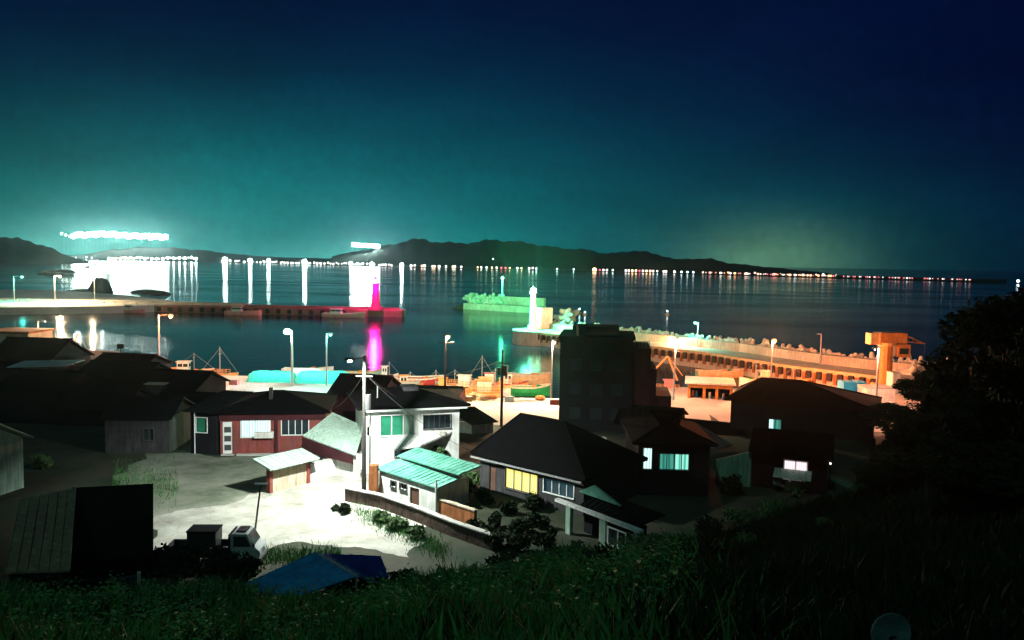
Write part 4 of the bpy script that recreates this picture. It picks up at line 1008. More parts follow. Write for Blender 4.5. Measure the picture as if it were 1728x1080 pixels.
# ------------------------------------------------------------------ boats
def boat(label, px, D, L_, ang, hull, trim, cabin='hullw', cab=True, mast=3.5, boom=False, beam=None, lights=0, z=0, x=None, group=None, tarp=None, rails=False, depth=1.1):
    p = AD(px, 640, D)
    t = thing('fishing_boat', label, 'boat', (p.x if x is None else x, p.y, z), R(ang), group); Bm = beam or L_*.27
    # hull: lofted sections along x
    secs = []; n = 13
    for i in range(n):
        u = i/(n-1); xx = (u-.5)*L_; wd = Bm/2*min(1, (1-u)**.55*1.7 if u > .55 else 1)*(1 if u > .08 else .86)
        if u == 1: wd = .03
        sheer = depth + .55*max(0, u-.45)**1.5*2.2 + .12*max(0, .2-u)*4
        secs.append([(xx, -wd, sheer), (xx, -wd*.93, sheer*.45), (xx, -wd*.55, -.35), (xx, 0, -.5), (xx, wd*.55, -.35), (xx, wd*.93, sheer*.45), (xx, wd, sheer)])
    b = MB()
    for s_ in secs: b.v += s_
    for i in range(n-1):
        for j in range(6): a_ = i*7+j; b.f.append((a_, a_+7, a_+8, a_+1))
    b.f.append((0, 1, 2, 3, 4, 5, 6)); b.build('hull', hull, t)
    g = MB()
    for i in range(n-1):
        for sd in (0, 6):
            a_, c_ = secs[i][sd], secs[i+1][sd]; s1 = 1 if sd else -1
            g.hexa([(a_[0], a_[1]-.06, a_[2]-.12), (c_[0], c_[1]-.06, c_[2]-.12), (c_[0], c_[1]+.06, c_[2]-.12), (a_[0], a_[1]+.06, a_[2]-.12)], [(a_[0], a_[1]-.06, a_[2]+.1), (c_[0], c_[1]-.06, c_[2]+.1), (c_[0], c_[1]+.06, c_[2]+.1), (a_[0], a_[1]+.06, a_[2]+.1)])
    g.build('gunwale', trim, t)
    d = MB(); 
    for i in range(n): d.v += [(secs[i][0][0], secs[i][0][1]*.96, depth*.8), (secs[i][6][0], secs[i][6][1]*.96, depth*.8)]
    d.f = [(2*i, 2*i+2, 2*i+3, 2*i+1) for i in range(n-1)]; d.build('deck', 'deckw', t)
    if cab:
        cx = -L_*.18; cw = Bm*.3; cl = L_*.13; ch = 1.9
        c = MB().box(cx-cl, cx+cl, -cw, cw, depth*.8+.003, depth*.8+ch).build('wheelhouse', cabin, t)
        MB().box(cx-cl-.15, cx+cl+.25, -cw-.12, cw+.12, depth*.8+ch+.003, depth*.8+ch+.12).build('roof', trim, c)
        w_ = MB(); w_.box(cx-cl+.15, cx-.05, -cw-.03, -cw-.004, depth*.8+1.05, depth*.8+1.6); w_.box(cx+.08, cx+cl-.15, -cw-.03, -cw-.004, depth*.8+1.05, depth*.8+1.6); w_.box(cx+cl+.004, cx+cl+.03, -cw+.15, cw-.15, depth*.8+1.05, depth*.8+1.6)
        w_.build('window', 'glass', c)
    if mast:
        m = MB().tube((L_*.05, 0, depth*.8), (L_*.05, 0, depth+mast), .07, .04, 6); m.tube((L_*.05, -.6, depth+mast*.75), (L_*.05, .6, depth+mast*.75), .03, .03, 5); m.build('mast', 'steel', t)
        r_ = MB().tube((L_*.05, 0, depth+mast*.95), (L_*.47, 0, depth+.7), .018, .018, 4); r_.tube((L_*.05, 0, depth+mast*.95), (-L_*.45, 0, depth+.3), .018, .018, 4); r_.build('rigging', 'steel', t)
    if rails:
        r_ = MB()
        for zz in (.5, .9):
            for sd in (-1, 1): r_.tube((-L_*.45, sd*Bm*.42, depth+zz), (L_*.25, sd*Bm*.42, depth+zz), .035, .035, 5)
        for i in range(8):
            for sd in (-1, 1): r_.tube((-L_*.45+i*L_*.1, sd*Bm*.42, depth*.8), (-L_*.45+i*L_*.1, sd*Bm*.42, depth+.95), .035, .035, 5)
        r_.build('railing', 'hullo', t)
    # gear on deck
    for i in range(3 if L_ > 5 else 1):
        xx = L_*(.1+.1*i)
        g = MB().ball((xx, random.uniform(-.2, .2)*Bm, depth*.8+.3), random.uniform(.35, .55), 9, 6, .7, .2)
        g.build('net_heap' , ('netor', 'greentarp', 'deckw')[i % 3], t)
    return t
boat('orange boat with an A-shaped mast and rigging lines behind the dark left roofs', 112, 140, 13, -4, 'hullo', 'hullw', mast=0, cab=True)
t = bpy.context.scene.objects['fishing_boat']
m = MB()
za = HZ(t.location.x, t.location.y, 562)
xa = 134; pa = AD(xa, 600, 140).x-t.location.x
m.tube((pa-3.2, -.8, 1.2), (pa, 0, za), .14, .1, 6); m.tube((pa-2.6, .9, 1.2), (pa, 0, za), .14, .1, 6); m.tube((pa+1.0, 0, 1.2), (pa, 0, za), .1, .08, 6); m.build('derrick', 'hullo', t)
r_ = MB(); prev = Vector((pa, 0, za)); end = Vector((pa+5.4, 0, 1.2))
for i in range(1, 9):
    f = i/8; q = Vector((pa, 0, za)).lerp(end, f); q.z -= 1.3*math.sin(f*math.pi); r_.tube(prev, q, .035, .035, 4); prev = q
r_.build('rigging', 'steel', t)
boat('low boat with a thin white mast just left of the orange lamp post', 236, 145, 8, 3, 'hullr', 'deckw', mast=4.5, cab=False)
boat('orange hulled boat with a rounded bow below the orange lamp', 282, 140, 6, 185, 'hullo', 'hullo', mast=2, cabin='craneo', cab=False)
boat('boat with a bright cream wheelhouse crowded by gear at left', 324, 137, 7.5, 5, 'hullr', 'hullw', mast=3.2)
boat('orange railed barge with two thin masts left of the turquoise tarpaulins', 368, 133, 7, -4, 'hullo', 'hullo', cab=False, mast=4.8, rails=True)
boat('flat pale boat lying behind the turquoise tarpaulins', 520, 142, 9, 2, 'hullw', 'hullw', cab=False, mast=0)
boat('long mint and tan boat behind the second turquoise tarpaulin', 600, 139, 9.5, 0, 'paletin', 'deckw', cab=False, mast=0, beam=2.2)
boat('small white boat with a stubby mast right of the mint and tan boat', 655, 137, 3.6, 10, 'hullw', 'hullw', mast=2.6, cab=True, depth=.8)
boat('long dark red boat with a pale rim left of the amber lamp pole', 712, 131, 8, 0, 'hullr', 'hullw', cab=False, mast=0, beam=3.4, depth=1.5)
boat('orange boat with a cream wheelhouse right of the amber lamp pole', 771, 126, 7, 172, 'hullo', 'hullw', mast=2.6, rails=True)
boat('amber lit boat moored bow-out in front of the other boats', 800, 121, 8.5, 185, 'hullo', 'craneo', cabin='cream', mast=2.2, rails=True)
boat('boat with a pink masthead and cluttered cream deck by the black pole', 832, 124, 7, 8, 'hullw', 'hullo', cabin='hullw', mast=3.2, rails=True)
boat('long tan boat moored left of the orange lamp post', 893, 137, 7.2, -1, 'deckw', 'cream', cab=False, mast=3, beam=2.2, depth=1.5)
tbo = boat('pink workboat with a tall A-frame derrick beside the warehouse', 1118, 125, 5.8, 170, 'pink', 'pink', cabin='pink', mast=0, rails=True)
tbo['category'] = 'boat'
p = AD(1127, 601, 125); lx = tbo.location
tbo2 = MB(); inv = Matrix.Rotation(-R(170), 4, 'Z')
def loc_(px, py): v = AD(px, py, 125)-Vector(lx); return inv @ v
tip = loc_(1127, 601)
for q in ((1092, 637), (1143, 642)): tbo2.tube(loc_(*q), tip, .19, .15, 6)
tbo2.tube(loc_(1152, 634), tip, .08, .07, 6)
tbo2.build('derrick', 'hullo', tbo)
boat('cream workboat with a tall bow moored against the breakwater fenders', 1278, 138, 6.5, 185, 'hullw', 'hullw', mast=3.4, cabin='cream')
boat('low amber boat lying under the breakwater fenders left of the cream workboat', 1215, 149, 9, 4, 'deckw', 'cream', cab=False, mast=0)
boat('red boat beside the breakwater wall right of the cream workboat', 1335, 137, 7, 2, 'hullr', 'hullo', cab=False, mast=2.4)
boat('small pink boat moored at the middle of the left breakwater', 412, 286, 13, 1, 'pink', 'pink', cab=True, mast=0, depth=1.4)
boat('small pale pink boat moored near the lighthouse end of the left breakwater', 580, 284, 15, 1, 'pink', 'hullw', cab=True, mast=0, depth=1.4)
boat('small cream boat at the bright end of the left breakwater', 226, 289, 9, 0, 'pink', 'hullw', cab=True, mast=0, depth=1.2)
for px, py, D, lb in ((978, 522, 330, 'tiny lamp float left of its twin beyond the breakwater'), (987, 529, 320, 'tiny lamp float right of its twin beyond the breakwater'), (1126, 526, 330, 'tiny lamp float in the dark open bay')):
    p = AD(px, py, D); t = thing('lamp_float', lb, 'buoy', (p.x, p.y, 0))
    MB().tube((0,0,-.5), (0,0,.5), .9, .9, 10).build('float', 'hullo', t); MB().tube((0,0,.5), (0,0,max(1, p.z)), .08).build('mast', 'steel', t); MB().ball((0,0,max(1, p.z)+.2), .3).build('lamp', 'far_cool', t)

boat('small orange boat with an orange cabin at the left corner of the centre basin', 690, 126, 4.5, 6, 'hullo', 'craneo', mast=2.4, rails=True, depth=.9)
boat('low red boat squeezed between the orange cabin boats', 738, 124, 4.8, 175, 'hullr', 'hullo', cabin='hullo', mast=3.0, depth=.9)
boat('small pale boat with a tall thin mast left of the black pole', 816, 129, 5.5, 170, 'hullw', 'hullr', mast=4.6, cab=True)
boat('orange boat with a red rim right of the black pole', 866, 129, 5, 4, 'hullo', 'hullr', mast=2.0, rails=True)
for i, (px, D, m_) in enumerate([(704, 111.6, 'netor'), (722, 111.2, 'greentarp'), (742, 111.5, 'netor'), (764, 110.6, 'hullr'), (783, 111.4, 'netor'), (805, 110.9, 'deckw'), (826, 111.5, 'netor'), (915, 111.3, 'netor'), (1098, 111, 'pink'), (1250, 122, 'netor'), (1275, 123, 'deckw'), (1300, 122.4, 'netor'), (1322, 123.3, 'netor'), (1350, 122.6, 'hullr'), (1378, 123, 'netor'), (1405, 122, 'deckw'), (340, 126, 'netor'), (300, 126.3, 'netor'), (255, 127, 'deckw')]):
    p = AD(px, 660, D); b = MB(); sz = random.uniform(.7, 1.25)
    for q in range(4): b.ball((random.uniform(-.8, .8)*sz, random.uniform(-.5, .5)*sz, .25*sz), random.uniform(.5, .8)*sz, 10, 6, random.uniform(.6, 1.0), .18)
    tag(b.build('net_pile', m_, None, (p.x, p.y, 1.6)), 'heap of fishing net on the quay edge by the moored boats', 'fishing net', 'net heaps along the quay edge')
# turquoise tarpaulins over net piles
def tarp_pile(name, label, px0, px1, py0, py1, D, m, dep=3.0):
    a = AD(px0, py1, D); e = AD(px1, py1, D); w = e.x-a.x; zt = HZ(a.x, a.y, py0); zb = 1.66
    h = max(.8, zt-zb); nx_, ny = 26, 10; b = MB()
    for j in range(ny+1):
        for i in range(nx_+1):
            u, v = i/nx_, j/ny; e_ = (1-abs(2*u-1)**8)**.35*(1-abs(2*v-1)**5)**.5
            b.v.append((u*w, v*dep, h*e_*(1+.03*math.sin(i*.9+j)+random.uniform(-.05, .05))))
    b.f = [(j*(nx_+1)+i, j*(nx_+1)+i+1, (j+1)*(nx_+1)+i+1, (j+1)*(nx_+1)+i) for j in range(ny) for i in range(nx_)]
    return tag(b.build(name, m, None, (a.x, a.y, zb), True), label, 'tarpaulin')
tarp_pile('tarped_nets', 'turquoise tarpaulin over piled nets left of the brilliant white lamp', 415, 494, 628, 648, 122.5, 'turq')
tarp_pile('tarped_nets', 'turquoise tarpaulin over piled nets right of the brilliant white lamp', 496, 588, 628, 650, 122, 'turq')
tarp_pile('tarped_nets', 'paler mint tarpaulin at the back of the turquoise ones', 488, 542, 622, 632, 125.4, 'paletin', 1.2)
boat('low green-covered boat between the tan boat and the white quay', 896, 125, 6.4, 2, 'greentarp', 'cream', cab=False, mast=0, beam=2.6, depth=1.3)
# containers and clutter on the quay
def quay_box(name, label, px0, px1, py0, py1, D, m, cat, dep=2.2, zb=1.66):
    a = AD(px0, py1, D); e = AD(px1, py1, D); w = e.x-a.x; zt = HZ(a.x, a.y, py0)
    t = thing(name, label, cat, (a.x, a.y, zb)); h = max(.6, zt-zb)
    MB().box(0, w, 0, dep, 0, h).build('body', m, t)
    MB().box(-.06, w+.06, -.06, dep+.06, h+.003, h+.1).build('lid', 'concrete' if m != 'bluebox' else 'bluebox', t)
    b = MB()
    for i in range(4): b.box(w*(.1+.25*i), w*(.13+.25*i), -.05, -.003, .1, h-.1)
    b.build('rib', m, t)
    return t
quay_box('container', 'bright blue container at the foot of the orange crane', 1423, 1461, 646, 668, 113, 'bluebox', 'container')
quay_box('white_hut', 'white quay hut behind the thin pale lamp post', 1462, 1510, 655, 680, 109, 'hullw', 'hut', 3)
quay_box('white_hut', 'lower white block below the quay hut', 1478, 1512, 682, 700, 101, 'white', 'hut', 1.6, 2.2)
quay_box('white_hut', 'small white control cabin on the right of the crane column', 1506, 1520, 630, 646, 122, 'hullw', 'cabin', 2)
for i, (px, D, m_, sz) in enumerate([(700, 111.3, 'hullw', .9), (790, 109.5, 'hullo', .8), (936, 108, 'hullr', .9), (1075, 111, 'hullw', .8), (860, 109.5, 'hullw', .9), (350, 119, 'hullo', 1), (395, 120, 'pink', .9), (1250, 115, 'hullo', 1.1), (1330, 118, 'hullw', 1.2), (1365, 117, 'netor', 1.0), (1395, 116, 'hullw', .9)]):
    lb = ['white crate at the left corner of the boat basin', 'orange crate by the moored amber boat', 'dark red crate at the foot of the orange lamp post', 'white crate left of the pink workboat', 'white crate on the white quay right of the black pole', 'orange crate near the railed barge', 'pink crate left of the turquoise tarpaulin', 'orange crate right of the warehouse', 'large white crate on the right quay', 'orange-brown crate on the right quay', 'white crate left of the blue container'][i]
    p = AD(px, 660, D); t = thing('crate', lb, 'crate', (p.x, p.y, 1.66), random.uniform(-.3, .3))
    MB().box(-sz*.7, sz*.7, -sz*.5, sz*.5, 0, sz*.7).build('body', m_, t); MB().box(-sz*.74, sz*.74, -sz*.54, sz*.54, sz*.7+.002, sz*.8).build('rim', 'concrete', t)

# crane
p = G(1492, 656, 1.9)
t = thing('harbour_crane', 'orange column crane with a boxy head and short jib at the breakwater root', 'crane', (p.x, p.y, 1.6))
zt = HZ(p.x, p.y, 583)-1.6
MB().box(-1.5, 1.9, -1.5, 1.5, 0, 1.1).build('base', 'hullo', t)
MB().tube((0,0,1.1), (0,0,zt), 1.1, 1.0, 12).build('column', 'craneo', t)
z1 = HZ(p.x, p.y, 561)-1.6
MB().tube((0,0,zt+.003), (0,0,zt+.5), 1.5, 1.5, 14).build('slew_ring', 'hullo', t)
hd = MB().box(-1.6, 2.6, -1.3, 1.3, zt+.503, z1).build('machine_house', 'craneo', t)
MB().box(-2.9, -1.65, -1.0, 1.0, zt+.2, z1-.15).build('counterweight', 'hullo', hd)
MB().box(1.3, 3.3, -1.1, 1.1, zt-1.7, zt+.3).build('cab', 'craneo', hd)
MB().box(1.6, 3.0, -1.14, -1.103, zt-1.2, zt-.3).build('cab_window', 'glass', hd)
jb = MB()
j1 = Vector((6.0, 0, zt+.4))
for yy in (-.35, .35): jb.tube((2.6, yy, z1-.3), j1+Vector((0, yy*.3, 0)), .1, .07, 6); jb.tube((2.6, yy, zt+.7), j1+Vector((0, yy*.3, 0)), .1, .07, 6)
for i in range(4):
    f = .2+.2*i; jb.tube((2.6+3.4*f, 0, zt+.7+(-.3)*f), (2.6+3.4*(f+.1), 0, (z1-.3)+(zt+.4-z1+.3)*(f+.1)), .05, .05, 5)
jb.build('jib', 'craneo', t)
MB().tube(j1, j1-Vector((0, 0, 3.4)), .03, .03, 5).build('hoist_rope', 'dark', t)
ld = MB()
for yy in (-.25, .25): ld.tube((-1.2, yy, 1.1), (-1.2, yy, zt), .05, .05, 5)
for i in range(12): ld.tube((-1.2, -.25, 1.4+i*.5), (-1.2, .25, 1.4+i*.5), .03, .03, 4)
ld.build('ladder', 'steel', t)

# ------------------------------------------------------------------ truck
p = G(436, 958, 3.5)
t = thing('small_truck', 'small white flatbed truck with a dark load box parked at the road edge', 'truck', (p.x, p.y, 3.5), R(3))
# local: x forward (to the right), front axle near x=-.6
cabm = mat('truck_white_paint', (.34, .37, .36), .35, .06)
b = MB()
# cab: side profile extruded across y
prof = [(-1.55, .45), (0, .45), (.05, .95), (-.28, 1.25), (-.62, 1.93), (-1.45, 1.95), (-1.55, 1.85)]
def extr(b, prof, y0, y1):
    n = len(prof); vs = [(x, y0, z) for x, z in prof]+[(x, y1, z) for x, z in prof]
    return b.add(vs, [tuple(range(n)), tuple(range(2*n-1, n-1, -1))]+[(i, i+n, (i+1) % n+n, (i+1) % n) for i in range(n)])
c = extr(MB(), prof, 0, 1.5).build('cab', cabm, t)
bv = c.modifiers.new('b', 'BEVEL'); bv.width = .05; bv.segments = 2
w_ = MB(); w_.add([(-1.38, -.012, 1.25), (-.42, -.012, 1.25), (-.68, -.012, 1.8), (-1.38, -.012, 1.8)], [(0, 1, 2, 3)])
w_ = MB(); extr(w_, [(-1.38, 1.22), (-.42, 1.22), (-.70, 1.8), (-1.38, 1.8)], -.02, -.004); w_.build('side_window', 'glass', c)
ws = MB(); ws.hexa([(-.26, .1, 1.27), (-.235, .1, 1.28), (-.235, 1.4, 1.28), (-.26, 1.4, 1.27)], [(-.60, .14, 1.87), (-.575, .14, 1.88), (-.575, 1.36, 1.88), (-.60, 1.36, 1.87)]); ws.build('windscreen', 'glass', c)
MB().box(-1.3, -.75, .3, 1.2, 1.96, 2.02).build('roof_rack', 'dark', c)
MB().box(.02, .07, .12, .38, .7, .85).build('headlight', 'frame', c); MB().box(.02, .07, 1.12, 1.38, .7, .85).build('headlight', 'frame', c)
MB().box(-.02, .12, .05, 1.45, .36, .5).build('bumper', 'greyren', t)
mr = MB().tube((-.3, 0, 1.35), (-.15, -.3, 1.45), .02); mr.box(-.2, -.12, -.42, -.28, 1.3, 1.55); mr.build('mirror', 'dark', c)
MB().box(-5.2, -1.6, .05, 1.45, .55, .72).build('chassis', 'dark', t)
bd = MB(); bd.box(-5.2, -1.62, -.02, 1.52, .723, .82); bd.box(-5.2, -1.62, -.02, .03, .823, 1.12); bd.box(-5.2, -1.62, 1.47, 1.52, .823, 1.12); bd.box(-5.2, -5.15, .03, 1.47, .823, 1.12); bd.build('flatbed', 'greyren', t)
MB().box(-1.66, -1.6, 0, 1.5, .823, 1.9).build('headboard', 'dark', t)
for xx in (-.75, -4.2):
    for yy in (-.02, 1.32):
        wh = MB().tube((xx, yy, .32), (xx, yy+.2, .32), .32, .32, 18).build('wheel', 'rubber', t)
        MB().tube((xx, yy-.01, .32), (xx, yy+.21, .32), .17, .17, 12).build('rim', 'steel', wh)
t2 = thing('load_box', 'dark square box standing on the truck bed', 'box', (p.x-4.1, p.y+.1, 4.33), R(3))
MB().box(0, 1.6, .1, 1.3, 0, 1.05).build('body', 'dark', t2); MB().box(-.04, 1.64, .06, 1.34, 1.053, 1.12).build('lid', 'darkren', t2)
t2 = thing('leaning_pole', 'thin dark pole leaning up from behind the truck cab', 'pole', (p.x-.95, p.y+1.8, 3.5))
MB().tube((0,0,0), (.45, .3, 4.2), .06, .05, 8).build('pole', 'dark', t2); MB().box(.1, .85, .2, .36, 4.18, 4.26).build('crossbar', 'frame', t2)

# dish, plants, odds and ends
def dish(label, px, py, D, r, pm='steel', rm_='hullw'):
    p = AD(px, py, D); zb = hz(p.x, p.y); t = thing('satellite_dish', label, 'satellite dish', (p.x, p.y, min(zb, p.z-.4)))
    h = p.z-t.location.z; MB().tube((0, .1, 0), (0, .1, h), .05).build('post', pm, t)
    b = MB(); n = 16
    for k_, (q, dd) in enumerate(((0, .18), (.5, .12), (1, 0))):
        for i in range(n):
            a_ = 2*math.pi*i/n; b.v.append((r*q*math.cos(a_), dd*r-.05, h+r*q*math.sin(a_)))
    b.f = [(k_*n+i, k_*n+(i+1) % n, (k_+1)*n+(i+1) % n, (k_+1)*n+i) for k_ in range(2) for i in range(n)]
    d_ = b.build('reflector', rm_, t); s_ = d_.modifiers.new('s', 'SOLIDIFY'); s_.thickness = .03
    MB().tube((0, .1, h-r*.6), (0, -r*.7, h), .02).build('feed_arm', pm, d_)
dish('small pale satellite dish beyond the porch beam', 1055, 860, 50, .45)
dish('faint satellite dish on the black roofs below the tall block', 1018, 743, 70, .35)
for k_ in range(80, 300):
    q = AD(1500, 1060, k_/10)
    if q.z < hz(q.x, q.y)+1.0: break
dish('large pale dish half hidden in the dark undergrowth near the viewer', 1500, 1064, k_/10, .27, 'dark', mat('weathered_teal', (.07, .13, .13), .8, .5, 6))

def leafy(b, c, r, n, sz, flat_=.8, seed=None):
    vs, fs = b.v, b.f
    for _ in range(n):
        d = Vector((random.gauss(0, 1), random.gauss(0, 1), random.gauss(0, 1))).normalized()*(r*random.random()**.4); d.z *= flat_
        p = Vector(c)+d; a_ = Vector((random.gauss(0, 1), random.gauss(0, 1), random.gauss(0, 1))).normalized(); e = a_.orthogonal().normalized(); s_ = sz*random.uniform(.5, 1.3)
        o = len(vs); vs += [tuple(p-a_*s_), tuple(p+e*s_*.45), tuple(p+a_*s_), tuple(p-e*s_*.45)]; fs.append((o, o+1, o+2, o+3))
def bush(label, x, y, z, r, n, m='leaf', group=None, sz=.16, name='bush'):
    t = thing(name, label, 'bush', (x, y, z), 0, group)
    b = MB()
    for i in range(6): a_ = random.uniform(0, 6.28); b.tube((0,0,-.2), (math.cos(a_)*r*.6, math.sin(a_)*r*.6, r*random.uniform(.5, 1.1)), .03, .01, 5)
    b.build('stems', 'bark', t)
    b = MB()
    for i in range(9):
        a_ = random.uniform(0, 6.28); q = r*random.uniform(0, .7)
        leafy(b, (math.cos(a_)*q, math.sin(a_)*q, r*random.uniform(.35, 1.0)), r*random.uniform(.3, .55), n//9, sz)
    b.build('foliage', m, t); return t
p = G(744, 768, 4.6); bush('green shrub on the balcony corner of the white house', p.x, p.y-.4, 4.4, .95, 900)
p = G(795, 815, 3.6); bush('small green shrub in front of the tiled roof house', p.x, p.y, 3.5, .9, 700)
p = G(583, 866); bush('dark potted plant at the road end of the stone wall', p.x, p.y, 3.5, .55, 400, 'leafd')
p = G(572, 862); bush('smaller dark weed left of the potted plant', p.x-.3, p.y, 3.5, .3, 200, 'leafd')
for i, (px, py, D) in enumerate([(640, 880, 0), (668, 892, 0), (700, 908, 0)]):
    p = G(px, py); bush(['leafy clump at the foot of the stone wall near the pole', 'leafy clump at the middle of the stone wall foot', 'leafy clump where the stone wall meets the grass'][i], p.x, p.y, 3.4, .75, 600)
p = G(1235, 835); bush('dark bush before the mint-lit end wall', p.x, p.y, 3.4, 1.2, 900, 'leafd')
p = G(1345, 838); bush('sparse bush catching light below the pinkish window', p.x, p.y, 3.4, 1.0, 500)
p = G(75, 790); bush('green shrub at the left side of the yard', p.x, p.y, 3.4, 1.0, 800)
for i, (px, py) in enumerate([(800, 905), (835, 890), (870, 905), (905, 890), (860, 868), (900, 860), (780, 835), (815, 850), (835, 925), (880, 930), (925, 925), (760, 840)]):  # black bushes added to keep this lamp-lit ground dark
    p = G(px, py); bush('black bush added to darken the garden before the yellow window', p.x, p.y, 3.4, random.uniform(.7, 1.15), 600, 'leafd', 'bushes of the unlit garden')
# motor scooter by the pinkish window
p = G(1322, 828)
t = thing('motor_scooter', 'white parked scooter under the pinkish window', 'scooter', (p.x, p.y, 3.45), R(-15))
for xx in (-.62, .62): MB().tube((xx, -.06, .26), (xx, .06, .26), .26, .26, 16).build('wheel', 'rubber', t)
extr(MB(), [(-.75, .5), (-.2, .35), (.35, .3), (.5, .9), (.42, .95), (.22, .45), (-.15, .48), (-.3, .75), (-.8, .75)], -.16, .16).build('body', 'hullw', t)
MB().box(-.78, -.2, -.14, .14, .76, .86).build('seat', 'dark', t)
MB().tube((.48, -.35, 1.05), (.48, .35, 1.05), .025).build('handlebar', 'dark', t); MB().tube((.62, 0, .26), (.46, 0, 1.05), .04).build('fork', 'steel', t)
p = G(1400, 812, 3.6); t = thing('door_lamp', 'tiny white door lamp glowing in the black right slope', 'lamp', (p.x, p.y, 3.6)); 
zq = max(5, HZ(p.x, p.y, 796))
t.location.z = hz(p.x, p.y); 
MB().tube((0,0,0), (0,0,zq-t.location.z), .04).build('post', 'dark', t); MB().ball((0,0,zq-t.location.z+.06), .07).build('bulb', emat('small_bulb', (1, .95, .95), 6), t)
p = G(1290, 806); light('POINT', 'room_light', (p.x+1.0, p.y-1.6, 6.0), 60, (.7, 1, .85), None, .1)

# ------------------------------------------------------------------ trees on the dark right slope
def tree_meshes(seed, H, cr, n, sz):
    random.seed(seed); tb = MB(); lb = MB()
    tb.tube((0,0,-1), (.1, 0, H*.35), .28, .2, 8); tb.tube((.1, 0, H*.35), (-.1, .1, H*.8), .2, .07, 7)
    for i in range(9):
        a_ = random.uniform(0, 6.28); z0 = H*random.uniform(.3, .7); q = cr*random.uniform(.5, .95); z1_ = z0+H*random.uniform(.05, .25)
        tb.tube((0,0,z0), (math.cos(a_)*q, math.sin(a_)*q, z1_), .09, .03, 5)
        leafy(lb, (math.cos(a_)*q, math.sin(a_)*q, z1_), cr*random.uniform(.35, .55), n//14, sz)
    for i in range(6):
        a_ = random.uniform(0, 6.28); q = cr*random.uniform(0, .5); leafy(lb, (math.cos(a_)*q, math.sin(a_)*q, H*random.uniform(.55, .95)), cr*random.uniform(.35, .6), n//12, sz)
    return tb, lb
protos = []
for i in range(3):
    tb, lb = tree_meshes(11+i, 8+i, 3.0+.4*i, 5200, .30); protos.append((tb, lb))
random.seed(21); pm_ = []
spots = [(1665, 46, 0, 600), (1700, 44, 0, 525), (1745, 46, 0, 495), (1790, 42, 0, 480), (1625, 56, 0, 690), (1668, 60, 0, 610), (1715, 58, 0, 560), (1765, 60, 0, 520), (1595, 62, 0, 740), (1545, 60, 0, 790), (1680, 38, 0, 690), (1740, 36, 0, 620), (1800, 32, 0, 560), (1500, 52, 0, 840), (1590, 46, 0, 800), (1690, 30, 0, 790), (1840, 40, 0, 480), (1510, 76, 0, 705), (1555, 80, 0, 690), (1600, 74, 0, 660), (1650, 80, 0, 640)]
tl = ['left-hand edge of the black wood, leaning towards the tetrapods', 'black tree in the gap behind the wood edge', 'tallest black crown in front of the far shore lamps', 'black crown beside the single far white lamp', 'low black tree just below the tetrapod heap', 'black tree standing behind the wood edge', 'black tree in the middle row of the wood', 'black tree at the back of the wood', 'small black tree at the seaward foot of the slope', 'small black tree right of the dark block', 'near black tree low on the slope', 'near black tree filling the mid slope', 'nearest black tree at the picture edge', 'low black tree above the scooter house', 'low black tree between the dark block and the wood', 'near low black tree above the pale dish', 'black tree at the outer edge of the wood', 'small black tree between the dark block and the quay huts', 'small black tree below the crane', 'black tree below the tetrapod heap, second from the crane', 'black tree below the tetrapod heap, farthest from the crane']
for i, (px, D, _, py) in enumerate(spots):
    p = AD(px, py, D); z0 = hz(p.x, p.y); H = max(3.0, p.z-z0); tb, lb = protos[i % 3]; bs = (8, 9, 10)[i % 3]*1.0
    if i < 3:
        t = thing('broadleaf_tree', tl[i].replace('left-hand edge of the black wood, leaning', 'black tree at the wood edge nearest'), 'tree', (p.x, p.y, z0), random.uniform(0, 6), 'black trees on the right slope')
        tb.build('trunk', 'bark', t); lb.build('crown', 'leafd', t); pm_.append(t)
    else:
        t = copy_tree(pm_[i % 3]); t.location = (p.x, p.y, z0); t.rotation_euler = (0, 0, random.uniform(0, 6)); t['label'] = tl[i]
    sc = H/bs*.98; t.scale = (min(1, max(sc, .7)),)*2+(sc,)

# bushes along the foot of the slope
bl = []
random.seed(33)
bpos = [(690, 985, 38), (745, 960, 40), (800, 945, 42), (850, 935, 43), (905, 935, 43), (960, 945, 42), (1010, 930, 44), (1075, 925, 45), (1130, 905, 47), (1190, 890, 50), (1250, 880, 52), (1310, 875, 54), (1390, 865, 55), (1450, 860, 54), (1120, 985, 36), (1010, 1010, 33), (1250, 990, 36), (1400, 960, 38), (1530, 930, 36), (860, 1010, 33)]
for i, (px, py, D) in enumerate(bpos):
    p = AD(px, py, D); z0 = hz(p.x, p.y)
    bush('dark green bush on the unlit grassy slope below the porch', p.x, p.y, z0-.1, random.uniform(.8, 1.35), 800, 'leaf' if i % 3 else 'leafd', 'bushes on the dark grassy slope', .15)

for i, (px, py, D, r_) in enumerate([(258, 985, 42.6, 1.3), (296, 990, 42.4, 1.4), (334, 985, 42.6, 1.4), (372, 985, 42.4, 1.45), (408, 992, 42, 1.2)]):  # black bushes added to fill the dark area below the truck
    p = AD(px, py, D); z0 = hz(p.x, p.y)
    bush('black bush added for the dark between the truck and the grass', p.x, p.y, z0-.1, r_, 900, 'leafd', 'hedge bushes below the truck', .15)
